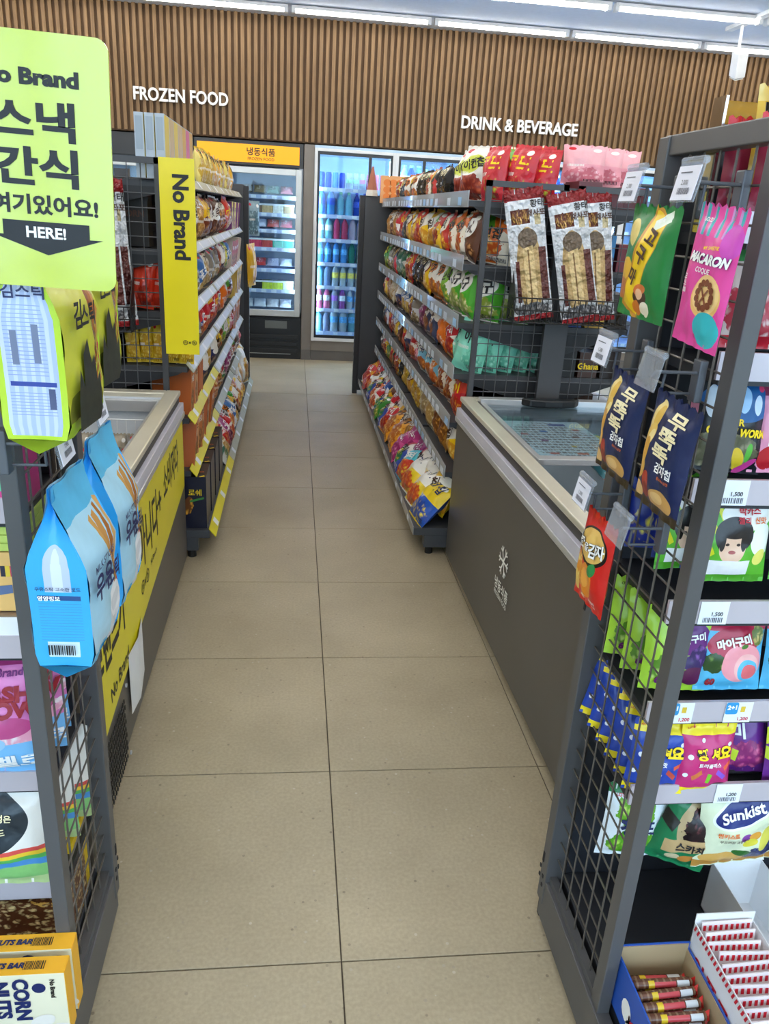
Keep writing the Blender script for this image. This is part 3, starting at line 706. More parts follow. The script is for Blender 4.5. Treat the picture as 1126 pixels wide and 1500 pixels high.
# ---- yellow advert sheet taped to the left freezer
M_yel = mat('advert_yellow', (228, 212, 22), .32, noise=(3, .03))
ad = thing('advert_sheet', 'yellow advert sheet along the side of the left chest freezer', 'poster', (-.4365, 1.60, 0))
m = MB().prism([(0, .24), (1.535, .375), (1.535, .648), (0, .648)], 'x', 0, .0015); m.build('sheet', M_yel, ad)
def ad_text(body, y, z, h, w=None, bold=.02, rot=.06): 
    return mk('lettering', text_mesh(body, 0, 0, h, INK, w=w, bold=bold, rot=0, eps=.0022), ad, (0, y, z), (0, -rot if False else 0, R_(90)))
ad_text('아니다', .72, .515, .16, .34); ad_text('+', .93, .53, .07); ad_text('소비자다', 1.2, .555, .13, .36)
ad_text('브랜드가', .16, .47, .15, .34, .03)
ad_text('No Brand', .23, .31, .04, .22); ad_text('No Brand x', .78, .40, .018); ad_text('ⓝ×ⓑ', .62, .385, .045)
pp = thing('paper_notice', 'crumpled white paper notice hanging below the yellow advert sheet', 'paper', (-.4365, 1.93, .1))
m = MB(); vs = []; 
m.add([(0.002, 0, .01), (.002, .2, .03), (.002, .2, .21), (.002, .0, .2), (.008, .1, .0), (.010, .1, .2)], [(0, 4, 5, 3), (4, 1, 2, 5)]); m.build('sheet', mat('paper_white', (226, 226, 224), .7), pp)

# ================================================================== snack bags for the racks
DESC = {}; DIM = {}
def D(key, desc, w, h, t, base, style, a, txt, ink, food=('#d89030', '#7a3a10'), b=None, rough=.28, tb=.03, clear=False):
    ly = []
    b = b or a
    if style == 'oval': ly = [('f', .5, .24, .44, .24, 0, food[0], food[1], 6), ('e', .5, .64, .4, .2, 12, b), ('e', .5, .64, .36, .165, 12, a)]
    elif style == 'diag': ly = [('r', .5, 1.0, 1.0, .34, 14, b), ('f', .62, .24, .42, .25, 0, food[0], food[1], 6), ('r', .5, .6, .7, .15, 20, a)]
    elif style == 'top': ly = [('r', .5, .82, .6, .32, 0, a), ('f', .5, .22, .46, .2, 0, food[0], food[1], 6), ('e', .2, .45, .13, .08, 0, b)]
    elif style == 'win': ly = [('f', .5, .4, .46, .4, 0, food[0], food[1], 7), ('r', .5, .84, .34, .12, 0, a)]
    elif style == 'side': ly = [('r', .0, .5, .42, .6, 8, a), ('f', .66, .25, .3, .2, 0, food[0], food[1], 6), ('e', .5, .7, .3, .12, 0, b)]
    elif style == 'mix': ly = [('r', .15, .8, .3, .25, 30, a), ('r', .85, .3, .25, .3, -25, b), ('f', .5, .35, .32, .22, 0, food[0], food[1], 5), ('s', .5, .12, .4, .05, 0, '#f4f0e8', 1, 5, .4)]
    ly += [('e', .78, .86, .1, .05, 0, WH), ('e', .2, .9, .09, .045, 0, '#c8202c'), ('s', .3, .47, .2, .03, 0, '#f4f0e8', 0, 14, .55), ('s', .72, .1, .2, .04, 0, '#2a2a30', 0, 12, .5)]
    ly += [('r', .5, 1.0, .6, .035, 0, b), ('r', .5, 0, .6, .03, 0, b)]
    m = art('print_'+key, base, ly, rough=rough, back=base)
    me, pf = bag_mesh('snack_bag', w, h, t, m, seed=hash(key) % 97 if False else sum(map(ord, key)))
    kids = []
    if txt:
        zz = {'oval': .64, 'diag': .6, 'top': .8, 'win': .84, 'side': .68, 'mix': .62}[style]
        rot = {'oval': R_(12), 'diag': R_(20)}.get(style, 0)
        kids.append(('lettering', text_mesh(txt, 0, zz*h, min(h*.24, w*.8/max(1, len(txt)*.95)), ink, rot=rot, bold=tb, surf=pf, eps=.002)))
    product(key, 'snack_bag', me, kids); DESC[key] = desc; DIM[key] = (w, h, t)
YW, WH, RD, OR, GR, BK = '#f5c518', '#f2efe8', '#c8202c', '#e8741e', '#3f9a35', '#1c1b1e'
D('choc', 'brown and white', .17, .21, .09, '#5a3320', 'oval', WH, '로쉐', INKB, ('#c89058', '#5a2f16'))
D('tan', 'tan and gold', .17, .2, .09, '#c99a48', 'win', '#b77a2c', '고구마', INKW, ('#e0bd78', '#a9752f'))
D('wred', 'white and red', .18, .21, .09, WH, 'top', RD, '우유', INKW, ('#e89a3c', '#b9452a'))
D('red', 'plain red', .17, .22, .08, '#c01c2c', 'diag', '#e0402e', '다이', INKY, ('#e8a03a', '#a82018'))
D('dark', 'dark navy', .15, .2, .08, '#20233c', 'side', '#c8a24a', '김', INKW, ('#8a7a50', '#2a2a30'))
D('yelw', 'yellow and white', .21, .22, .11, '#eec21c', 'oval', WH, '감자', INK, ('#f0d070', '#c88a20'), '#8a2f1c')
D('yel', 'bright yellow', .23, .22, .12, '#f6c916', 'diag', WH, '칩', INKB, ('#f3d774', '#d59420'), '#f6c916')
D('rgrn', 'red and green', .19, .21, .1, '#c32a2a', 'mix', '#3f9a35', '포도', INKW, ('#e2a048', '#8a2a18'), '#f2c628')
D('rw', 'red and cream', .19, .21, .1, '#c9302c', 'oval', '#f6eede', '도리', INK, ('#f0c048', '#c86a1c'))
D('orng', 'orange and green', .2, .21, .11, '#e8701e', 'mix', '#5da832', '컨칩', INK, ('#f3c668', '#c4521a'), '#f4ead8')
D('grn', 'green', .17, .2, .09, '#3f8f3a', 'side', '#e9e04a', '스낵', INK, ('#d8c070', '#6a8a2a'))
D('slv', 'silver white', .18, .2, .09, '#cfd0d0', 'top', '#8c8478', '마이', INKB, ('#d9c8a8', '#94805a'), rough=.2)
D('blky', 'black and yellow', .18, .2, .09, BK, 'mix', '#e9b52a', '짱', INKY, ('#d9a63c', '#4a2b12'), '#c9302c')
D('slvg', 'silver and teal', .18, .21, .09, '#c9ccc6', 'diag', '#2f6a55', '김', INKW, ('#b8b48a', '#4a6a4a'))
D('blk', 'glossy black', .2, .21, .1, '#141416', 'top', '#26262a', '스카치', INKC, ('#8a6a3a', '#1b1714'), rough=.2)
D('worg', 'white and orange', .2, .22, .12, WH, 'side', '#e8801e', '감자', INK, ('#e8a33c', '#b9641c'))
D('wgrn', 'white and green', .2, .23, .12, WH, 'oval', '#7cb928', '김스틱', INK, ('#dcd060', '#5a9a22'))
D('lime', 'bright green', .2, .24, .12, '#4aa72c', 'oval', WH, '고구', INK, ('#e4d8b0', '#8aa03a'))
D('crm', 'cream', .17, .2, .09, '#e8dcc0', 'win', '#d7c6a0', '구미', INKB, ('#e2cf9c', '#b08a48'))
D('navw', 'navy and white', .17, .2, .09, '#24346e', 'top', WH, '아니', INKN, ('#c88a4c', '#3a2a40'))
D('wblu', 'white and blue', .19, .2, .1, '#e9ecf0', 'diag', '#3c6fb0', '포카칩', INKW, ('#ecd68a', '#c49a3c'))
D('brny', 'brown and yellow', .19, .21, .1, '#6d3218', 'mix', '#efb81e', '동', INKY, ('#d89a3a', '#6a2f12'))
D('purp', 'plum purple', .19, .2, .1, '#7a1f58', 'diag', '#9a3a78', '자다', INKW, ('#c88a9a', '#5a1840'))
D('wbrn', 'white and brown', .19, .2, .1, '#e8e4dc', 'mix', '#6a4a34', '로드', INKB, ('#c8905a', '#7a4a28'), '#3a4668')
D('oran', 'orange and white', .2, .21, .12, '#e8751c', 'top', '#e8751c', '간식', INKW, ('#f2e6d2', '#d86a20'))
D('blur', 'blue and red', .19, .2, .1, '#2a4fa0', 'mix', '#c9302c', '미', INKW, ('#e0a050', '#8a3a2a'), '#e8e8f0')
D('pink', 'pale pink', .17, .2, .1, '#eba4b0', 'oval', WH, '젤리', INKR, ('#f2c8cc', '#c85a6a'))
D('lblu', 'light blue', .19, .22, .11, '#7fc0dc', 'side', '#f2efe8', '우유', INKN, ('#e89a4a', '#b8642a'))
D('lblo', 'light blue and orange', .19, .21, .11, '#86c4dd', 'oval', '#e8822a', '우유', INKW, ('#eaa45a', '#c2581f'))
D('obrn', 'burnt orange', .18, .2, .11, '#b9521c', 'mix', '#7a2f14', '기', INKW, ('#e8a23c', '#8a3a14'), '#f0e0c8')
D('cyel', 'clear and yellow', .19, .2, .11, '#d7bb58', 'win', '#c8202c', '마카로', INKW, ('#f0d058', '#c49a24'))
D('stick', 'clear bag of yellow sticks', .17, .2, .1, '#cfc2a0', 'win', WH, '스틱', INKB, ('#f0cf50', '#b8862a'))
D('nood', 'clear bag of pale noodles', .19, .2, .11, '#c9b48c', 'win', WH, '우동', INKB, ('#ded0ae', '#a88f60'))
D('nut', 'clear bag of brown nuts', .18, .2, .11, '#a8702c', 'win', '#e9e2cf', '고구', INK, ('#d89a44', '#7a4416'))
D('mint', 'mint green', .2, .23, .1, '#7fd8bd', 'side', '#8adfc6', '아이', INK, ('#a8e8d4', '#64c0a4'))
D('bacon', 'large white and red', .25, .28, .15, WH, 'oval', '#c9d23a', '베이컨칩', INK, ('#c8603a', '#8a2a1c'), '#e8e4dc')
D('redt', 'tall red', .2, .3, .13, '#c4202e', 'side', '#d43440', '로드', INKY, ('#a8c038', '#c4202e'))
D('magn', 'magenta', .22, .22, .1, '#d95a9a', 'diag', '#b83a80', '자이', INKW, ('#e88ab8', '#a02a6a'))
D('yblue', 'blue and yellow', .24, .24, .1, '#2458b8', 'top', '#f2d020', '포카칩', INKN, ('#f4d848', '#2a4fa8'))
D('ytext', 'yellow with white lettering', .24, .24, .1, '#f0d024', 'top', WH, '브이', INKN, ('#f2a838', '#c84a2a'))
D('candy', 'multicoloured candy', .2, .2, .1, '#e8e0d8', 'mix', '#c8243c', '캔디', INK, ('#e8b83a', '#2a7a4a'), '#3a4fa8')
D('cyan', 'red and cyan', .22, .22, .1, '#c9302c', 'diag', '#3ab4c8', '젤리', INKW, ('#e8c83a', '#c8402a'))
D('orgold', 'orange and gold', .24, .25, .12, '#e8a02c', 'win', '#d8902c', '눈감자', INKB, ('#f2cf80', '#b8641c'))
D('ramen', 'red and white noodle', .23, .23, .11, WH, 'diag', '#c8202c', '카리', INKW, ('#e8902c', '#a81a1c'), '#e8b02c')

def face(side): return R_(-90) if side == 'R' else R_(90)
def fill(side, shelf_nm, keys, x, z, ya, yb, hmax=None, lean=8, group=None, jit=.012):
    """bags in one row from the far end (ya) to the near end (yb), standing on a shelf"""
    ws = [DIM[k][0] for k in keys]; gap = (abs(ya-yb)-sum(ws))/max(1, len(keys)); y = ya
    rack = 'right rack' if side == 'R' else 'left rack'
    for i, k in enumerate(keys):
        w, h, t = DIM[k]; y -= (w+gap)/2
        sc = min(1.0, (hmax or 9)/h)
        sy = max(.8, min(1.25, 1+gap/w)) if gap < 0 else 1.0
        s = 1 if side == 'L' else -1
        rnd = random.Random(i*13+int(z*100))
        xx = x - s*(t*sc/2+.012) + rnd.uniform(-jit, 0)*s
        rot = (R_(-lean+rnd.uniform(-3, 3)), R_(rnd.uniform(-4, 4)), face(side)+R_(rnd.uniform(-9, 9)))
        place(k, (xx, y, z-.004), rot, '%s, %s from far end, %s of %s' % (DESC[k] if 'bag' in DESC[k] or 'carton' in DESC[k] or 'pouch' in DESC[k] else DESC[k]+' snack bag', ORD[i], shelf_nm, rack), 'snack bag', group or 'snack bags on the '+rack, (sc*sy, sc, sc))
        y -= (w+gap)/2
fill('R', 'tier six', ['tan', 'choc', 'tan', 'wred', 'red', 'dark', 'yelw', 'yelw', 'red', 'yel', 'yel', 'rgrn', 'rw', 'orng', 'orng', 'choc'], .685, 1.295, 6.55, 3.36, .215)
fill('R', 'tier five', ['grn', 'slv', 'slv', 'blky', 'slvg', 'slvg', 'rgrn', 'red', 'blk', 'blk', 'yelw', 'worg', 'worg', 'wgrn', 'lime', 'lime'], .685, 1.06, 6.55, 3.36, .22)
fill('R', 'tier four', ['rgrn', 'tan', 'crm', 'crm', 'navw', 'wblu', 'wblu', 'brny', 'slv', 'purp', 'wbrn', 'wbrn', 'oran', 'ramen', 'mint'], .685, .845, 6.55, 3.36, .205)
fill('R', 'tier three', ['dark', 'blur', 'red', 'blur', 'yelw', 'choc', 'red', 'navw', 'wred', 'pink', 'lblu', 'lblu', 'lblo', 'obrn', 'obrn', 'red'], .685, .63, 6.55, 3.36, .2)
fill('R', 'tier two', ['choc', 'rgrn', 'grn', 'red', 'blky', 'rgrn', 'blk', 'cyel', 'yelw', 'stick', 'stick', 'nood', 'crm', 'nut', 'nut', 'yel'], .685, .40, 6.55, 3.36, .21)
# base: big bags leaning back, two deep
fill('R', 'base front row', ['ramen', 'red', 'worg', 'candy', 'orng', 'wred', 'candy', 'grn', 'candy', 'ramen', 'orgold', 'orgold', 'magn', 'candy', 'cyan', 'ytext', 'ytext', 'yblue'], .508, .134, 6.58, 3.3, .29, 42)
fill('R', 'base back row', ['red', 'ramen', 'yel', 'candy', 'blur', 'brny', 'wred', 'candy', 'blky', 'yelw', 'tan', 'magn', 'purp', 'candy', 'ytext', 'yel'], .605, .16, 6.55, 3.34, .26, 22)
# top tier
fill('R', 'top tier', ['rgrn', 'dark', 'blk', 'worg', 'blky', 'worg', 'blk', 'blk', 'orng', 'blky', 'blk', 'blk'], .70, 1.54, 6.15, 4.1, .175, 4)
for i, (k, x, y, sc, rz) in enumerate([('bacon', .80, 3.98, .8, -75), ('bacon', .79, 3.72, .82, -62), ('redt', .82, 3.50, .72, -66), ('redt', .91, 3.44, .74, -60), ('redt', 1.0, 3.42, .7, -52), ('orng', .95, 3.62, 1.1, -50), ('bacon', .97, 3.9, .85, -60), ('redt', 1.03, 3.65, .8, -50)]):
    place(k, (x, y, 1.536), (R_(-6), R_(5-3*(i % 3)), R_(rz)), '%s snack bag on near end of right rack top, %s from aisle' % (DESC[k], ORD[i]), 'snack bag', 'snack bags on the right aisle rack', sc)
# near ends seen through the net: bags turned to the camera
for i in range(5):
    place('mint', (.75+i*.072, 3.385+.022*i, .842), (R_(-6), R_(10), R_(-38)), 'mint green snack bag behind the net, %s from aisle side' % ORD[i], 'snack bag', 'mint bags behind the wire net', (.75, .8, .95))
for i in range(2):
    place('lime', (.80+i*.13, 3.42, 1.057), (R_(-5), R_(5), R_(-40)), 'green snack bag behind the net above mint bags, %s from aisle' % ORD[i], 'snack bag', 'green bags behind the wire net', .9)
place('orng', (.82, 3.42, 1.292), (R_(-6), R_(6), R_(-40)), 'orange snack bag behind the net beside the dried fish packs', 'snack bag', None, .95)
# left rack: bags and cartons
def BXD(key, desc, w, d, h, front, side, top, txt=None, ink=INKW, layers=()):
    me = box_uv('snack_carton', w, d, h, art('carton_'+key, front, [('f', .5, .3, .4, .24, 0, '#d8a050', '#7a4420', 5)]+list(layers), .45, 0), mat('cside_'+key, side, .45), mat('ctop_'+key, top, .45))
    kids = []
    if txt: kids.append(('lettering', text_mesh(txt, 0, h*.74, min(h*.16, w*.8/max(1, len(txt))), ink, bold=.03, eps=d/2+.001)))
    product(key, 'snack_carton', me, kids); DESC[key] = desc; DIM[key] = (w, h, d)
BXD('ctn_tan', 'yellow and purple carton', .075, .14, .19, '#e6cf66', '#8a4a8a', '#e8e0b0', '감자', INKP)
BXD('ctn_red', 'red and pale carton', .075, .14, .18, '#b8413a', '#d8c8b8', '#c8c4bc', '카카', INKW)
BXD('ctn_gold', 'gold yellow carton', .075, .14, .2, '#c89a34', '#d8b048', '#d8b048', '비스', INKB)
BXD('ctn_org', 'orange brown carton', .08, .16, .2, '#c8742c', '#b85c20', '#d89048', '카로', INKW)
BXD('ctn_pink', 'peach carton', .085, .16, .2, '#d8a070', '#c87850', '#e0b890', '비스', INKB)
def fillL(nm, keys, z, ya, yb, lean=-3, x=-.405, hmax=.215): fill('L', nm, keys, x, z, ya, yb, hmax, lean)
fillL('tier six', ['ctn_tan', 'ctn_tan', 'ctn_tan', 'ctn_tan', 'ctn_tan', 'tan', 'red', 'nut', 'nut', 'choc', 'choc', 'brny', 'tan', 'choc', 'yelw'], 1.295, 6.45, 3.3)
fillL('tier five', ['ctn_red', 'ctn_red', 'ctn_red', 'ctn_red', 'ctn_red', 'ctn_red', 'wblu', 'grn', 'navw', 'obrn', 'slv', 'slv', 'crm', 'wblu', 'slv', 'tan'], 1.06, 6.45, 3.3)
fillL('tier four', ['ctn_gold', 'ctn_gold', 'ctn_gold', 'ctn_gold', 'ctn_gold', 'wbrn', 'orng', 'navw', 'oran', 'blur', 'red', 'ramen', 'wred', 'blur', 'slv', 'navw'], .845, 6.45, 3.3)
fillL('tier three', ['ctn_org', 'ctn_org', 'ctn_org', 'ctn_org', 'ctn_org', 'pink', 'grn', 'lime', 'obrn', 'blky', 'navw', 'dark', 'navw', 'ctn_pink', 'ctn_org', 'ctn_pink', 'ctn_org'], .63, 6.45, 3.3)
fillL('tier two', ['pink', 'wbrn', 'orng', 'rgrn', 'purp', 'purp', 'candy', 'nut', 'orgold', 'nut', 'ctn_org', 'ctn_pink', 'ctn_org', 'ctn_pink', 'ctn_org', 'ctn_pink', 'ctn_org'], .40, 6.45, 3.3)
fillL('base', ['stick', 'yel', 'orgold', 'yel', 'rgrn', 'blky', 'lblu', 'wblu', 'worg', 'yelw', 'wred', 'purp', 'ramen', 'crm', 'slvg'], .132, 5.95, 4.2, 34, -.292, .3)
# top of the left rack: yellow pouches, tall cartons
D('ypou', 'pale yellow pouch', .13, .19, .06, '#ecd878', 'win', '#f0c62a', '칩', INK, ('#e8d8a0', '#c8a030'))
D('wpou', 'white and gold pouch', .12, .2, .06, '#ece8dc', 'top', '#f0b428', '청포', INK, ('#e8c860', '#c88a24'))
fill('L', 'top tier', ['wpou', 'ypou', 'wpou', 'ypou', 'wpou', 'ypou', 'wpou', 'ypou', 'wpou', 'ypou', 'wpou', 'ypou', 'ypou'], -.43, 1.54, 6.4, 4.35, None, 4)
M_cg = mat('carton_pale_grey', (172, 184, 196), .45)
for i in range(3):
    for j in range(7):
        if i < 2 and j > 1: continue
        m2 = [mat('carton_side_yellow', (222, 196, 70), .45), mat('carton_side_gold', (214, 168, 60), .45), mat('carton_side_pink', (216, 96, 140), .45), mat('carton_side_tan', (205, 178, 130), .45)][(0, 3, 0, 3, 1, 2, 1)[j]]
        o = thing('tall_carton', 'pale grey carton on left rack top, %s column, %s from camera' % (ORD[i], ORD[j]), 'carton', (-.565+i*.037, 3.29+j*.122, 1.536), 0, 'tall cartons on the left rack')
        Bx(-.0165, -.055, 0, .0165, .055, .222).build('box', [M_cg], o, bevel=.001)
        Bx(.0166, -.053, .004, .0174, .053, .218).build('printed_side', m2, o)
        if j == 0: Bx(-.012, -.0562, .1, .012, -.0556, .21).build('text_panel', mat('panel_grey', (150, 164, 178), .5), o)
# dark cookie boxes on the left base shelf, near end
M_cb = mat('choco_box_black', (26, 24, 30), .35); M_cbs = mat('choco_box_grey', (88, 82, 80), .4)
cbm = box_uv('cookie_box', .12, .2, .235, art('choco_front', '#12142a', [('f', .3, .42, .28, .16, 25, '#e0a030', '#6a3a10', 5), ('r', .66, .56, .25, .02, 8, '#3f8a3a')], .35, 0), M_cbs, M_cb)
product('cbox', 'cookie_box', cbm, [('lettering', text_mesh('로쉐', .012, .165, .03, INKY, bold=.01, eps=.1012)), ('top_lettering', text_mesh('CHOCO', 0, 0, .02, INKO, bold=.01))])
PROD['cbox'][2].pop()
for i in range(2):
    for j in range(4):
        o = place('cbox', (-.555+i*.13, 3.37+j*.215, .131), (0, 0, R_(-2+3*i)), 'black chocolate cookie box on left base shelf, %s column, %s from camera' % (('inner', 'outer')[i], ORD[j]), 'box', 'black cookie boxes on the left base')
        mk('lettering', text_mesh('CHOCO', 0, 0, .018, INKO, bold=.01), o, (0, -.03, .2352), (R_(-90), 0, 0)); mk('ribbon', shape_mesh([[(-.05, -.01), (-.03, .006), (-.025, -.004), (-.045, -.018)]], INKY, None, .0), o, (.08, -.085, .2362), (R_(-90), 0, 0))

# ================================================================== front racks with wire end panels
M_fr = mat('front_rack_grey', (82, 81, 82), .42); M_frd = mat('front_rack_back', (38, 40, 46), .5); M_railp = mat('shelf_rail_pale', (196, 188, 196), .3, .2)
M_netf = mat('front_net_wire', (104, 98, 92), .38, .4)
def neg(o): return tuple(-c for c in o.location)
def front_rack(label, x, s, yn, yf, levels, ydeck, xr):
    """end panel in the plane x, rack body runs to s side until xr; near post yn, far upright yf"""
    t = thing('gondola_rack', label, 'shelf rack', (x, yf, 0), 0, 'front gondola racks'); n = neg(t)
    def B(a, b, y0, y1, z0, z1, nm, m, p=None, bev=0):
        x0, x1 = sorted((a, b)); o = Bx(x0, y0, z0, x1, y1, z1)
        return o.build(nm, m, p or t, n if p is None else None, bevel=bev)
    up = B(x-s*.018, x+s*.02, yf-.022, yf+.012, .06, 1.602, 'upright', M_fr, bev=.002)
    sl = MB()
    for k in range(3): sl.box(x-s*.0185-.001, yf+.0, .16+k*.62, x-s*.0185+.001, yf+.008, .185+k*.62)
    for k in range(4): sl.box(x-s*.0185-.001, yf-.01+.02*(k % 2), .1+.012*k, x-s*.0185+.001, yf-.004+.02*(k % 2), .108+.012*k)
    sl.build('slot_row', mat('slot_dark', (20, 20, 22), .7), up)
    MB().cyl((x+s*.01, yf+.01, 0), (x+s*.01, yf+.01, .06), .02, 12).build('levelling_foot', M_rubber, t, n)
    B(x-s*.016, x+s*.012, ydeck, yf, .02, .125, 'base_side', M_fr, bev=.002)
    B(x-s*.012, x+s*.012, yn-.016, yn+.016, .115, 1.58, 'near_post', M_fr, bev=.002)
    B(x-s*.014, x+s*.014, yn-.016, yf, 1.575, 1.604, 'top_bar', M_fr, bev=.002)
    B(x-s*.008, x+s*.008, yn, yf, .125, .14, 'bottom_bar', M_fr)
    wire_grid(yn+.014, yf-.018, .14, 1.576, .048, .0019, 'x', x).build('wire_net', M_netf, t, n)
    B(x+s*.03, xr, yf-.012, yf+.012, .1, 1.6, 'back_panel', M_frd)
    B(x+s*.018, xr, ydeck, yf-.012, .02, .14, 'base_deck', M_frd, bev=.003)
    for z in levels:
        sh = B(x+s*.02, xr, yn+.073, yf-.012, z-.03, z-.012, 'shelf', M_frd)
        sh2 = Bx(min(x+s*.012, xr), yn+.066, z-.022, max(x+s*.012, xr), yn+.072, z+.018).build('price_rail', M_railp, sh, None)
    return t
FRZ = [.55, .72, .908, 1.11, 1.297, 1.48]
frontR = front_rack('grey rack at front right, sweets shelves behind wire end panel', .58, 1, .982, 1.29, FRZ, .70, 1.75)
FLZ = [.30, .54, .80, 1.03, 1.26, 1.48]
frontL = front_rack('grey rack at front left, snack shelves behind wire end panel', -.378, -1, 1.07, 1.355, FLZ, .72, -1.5)

# ---- hooks with ticket holders
M_hook = mat('hook_grey', (92, 94, 100), .4, .3); M_tick = glass('ticket_plastic', (238, 240, 246), op=.18); M_paper = mat('ticket_paper', (226, 226, 238), .6)
def barcode(cx, cz, w, h, seed=0):
    r = random.Random(seed); x = cx-w/2; ps = []
    while x < cx+w/2:
        b = r.choice((.0008, .0012, .0018))*w/.03; ps.append([(x, cz-h/2), (x+b, cz-h/2), (x+b, cz+h/2), (x, cz+h/2)]); x += b+r.choice((.0008, .0014))*w/.03
    return ps
def hook(x, y, z, s, price, label):
    """wire hook clipped on the net at x, reaching to side s (+1 towards +x)"""
    t = thing('display_hook', label, 'hook', (x, y, z), 0, 'display hooks with ticket holders')
    MB().obox((s*.006, 0, -.012), (.012, .022, .06)).build('clip', M_hook, t, bevel=.002)
    L = .075
    MB().tube([(s*.01, -.006, 0), (s*L, -.006, 0), (s*(L+.004), -.006, -.006)], .0026, 8).build('peg', M_hook, t)
    MB().tube([(s*.01, .006, -.032), (s*(L-.02), .006, -.032), (s*(L-.02), .002, -.002)], .0022, 8).build('brace', M_hook, t)
    th = MB().obox((s*(L+.004), 0, -.014), (.002, .066, .05)).build('ticket_holder', M_tick, t, None, (0, R_(-10*s), 0))
    MB().cyl((s*(L+.003), -.03, .012), (s*(L+.003), .03, .012), .005, 10).build('ticket_clip', M_tick, th)
    if price:
        pp_ = MB().obox((s*(L+.0062), 0, -.016), (.0008, .06, .042)).build('ticket', M_paper, th)
        mk('lettering', text_mesh(price, 0, -.016, .007, INKG, bold=.01), pp_, (s*(L+.0068), 0, 0), (0, 0, R_(90*s)))
        mk('barcode', shape_mesh(barcode(0, -.026, .03, .008, 3), INKG, None, .0006, 'barcode'), pp_, (s*(L+.0068), 0, 0), (0, 0, R_(90*s)))
        mk('fine_print', shape_mesh([[(-.02, -.004), (.012, -.004), (.012, -.0025), (-.02, -.0025)]], INKG, None, .0006, 'fine_print'), pp_, (s*(L+.0068), 0, 0), (0, 0, R_(90*s)))
for i, (y, z, pr_, lb) in enumerate([(1.225, 1.528, '2,000', 'grey hook with ticket above the green sweet potato pack'), (1.045, 1.528, '2,000', 'grey hook with ticket above the pink macaron pack'),
        (1.24, 1.283, '1,500', 'grey hook with ticket above the farther navy potato chip pack'), (1.06, 1.283, None, 'grey hook with empty ticket holder above nearer navy chip pack'),
        (1.232, 1.04, '1,500', 'grey hook with ticket above the red carrot pack'), (1.075, 1.04, None, 'bare grey hook with empty ticket holder below the navy packs')]):
    hook(.578, y, z, -1, pr_, lb)
for y, z, pr_, lb in [(1.03, 1.165, '1,980', 'grey hook with ticket above the nearer blue milk stick bag'), (1.235, 1.165, '1,980', 'grey hook with ticket above the farther blue milk stick bag'), (1.03, 1.43, None, 'grey hook holding the nearer seaweed stick bag behind sign'), (1.24, 1.43, None, 'grey hook holding the farther seaweed stick bag')]:
    hook(-.376, y, z, 1, pr_, lb)

# ---- packs hanging on the right panel
def pack(key, name, w, h, t, base, layers, texts, seal_t=.09, rough=.3, prints=(), back=None):
    me, pf = bag_mesh(name, w, h, t, art('print_'+key, base, layers, rough, back=back or base), seed=sum(map(ord, key)), seal_t=seal_t, nu=18, nv=24)
    kids = []
    for polys, m, e in prints: kids.append(('print', shape_mesh(polys, m, pf, e)))
    for tx in texts:
        body, cx, cz, hh, ink = tx[:5]; kw = tx[5] if len(tx) > 5 else {}
        if 'outline' in kw:
            kw = dict(kw); om, ob = kw.pop('outline'); kids.append(('lettering', text_mesh(body, cx*w, cz*h, hh*h, om, surf=pf, eps=.0014, **{**kw, 'bold': ob})))
        kids.append(('lettering', text_mesh(body, cx*w, cz*h, hh*h, ink, surf=pf, eps=.0019, **kw)))
    product(key, name, me, kids); return pf
chips = [('e', .2, .80, .17, .09, 60, '#f0d488'), ('e', .24, .80, .12, .06, 60, '#e2b552'), ('e', .16, .62, .16, .09, 40, '#e6be62'), ('e', .2, .62, .1, .05, 40, '#f3dc98'), ('e', .14, .46, .16, .09, 70, '#d9a23c'), ('e', .1, .32, .14, .1, 30, '#e0b050')]
pack('navychip', 'chip_pack', .118, .165, .03, '#1c2750', chips + [('e', .66, .14, .24, .1, 0, '#c89858'), ('e', .6, .16, .12, .05, 0, '#ddb67a'), ('r', .5, .04, .6, .045, 0, '#3a2c20'), ('e', .3, .24, .1, .09, 0, '#b03a2c'), ('e', .32, .16, .1, .07, 0, '#8a2a24'), ('e', .12, .12, .12, .07, 0, '#e0b878')],
     [('무', .16, .845, .125, INKC, dict(bold=.03, w=.04)), ('뚝', .1, .7, .145, INKC, dict(bold=.03, w=.04)), ('뚝', .04, .55, .145, INKC, dict(bold=.03, w=.04)), ('감자칩', .16, .425, .09, INKW, dict(bold=.03)), ('통후추소금맛', .2, .345, .028, INKO, dict(bold=.01))])
pack('goguma', 'chip_pack', .135, .158, .03, '#1f7a3a', [('r', .48, .5, .17, .5, -22, '#c98a28'), ('r', .5, .5, .14, .46, -22, '#f2c81e'), ('e', .2, .76, .14, .12, -20, '#e9d27a'), ('e', .14, .42, .16, .11, 20, '#dfae38'), ('e', .12, .25, .14, .1, 0, '#c0702a'), ('e', .56, .2, .13, .09, 0, '#4a2c20'), ('e', .56, .27, .12, .05, 10, '#d8743a'), ('e', .56, .23, .07, .05, 0, '#e8b890'), ('e', .5, .1, .09, .07, 0, '#d8782c'), ('e', .66, .1, .08, .07, 0, '#efe2c8'), ('r', .72, .88, .14, .05, 20, '#e8f0e0')],
     [('고', .13, .74, .13, INKB, dict(bold=.04, rot=-.35)), ('구', .02, .57, .17, INKB, dict(bold=.04, rot=-.35)), ('마', -.1, .38, .15, INKB, dict(bold=.04, rot=-.35)), ('무뚝', .2, .88, .05, INKW, dict(rot=.3))])
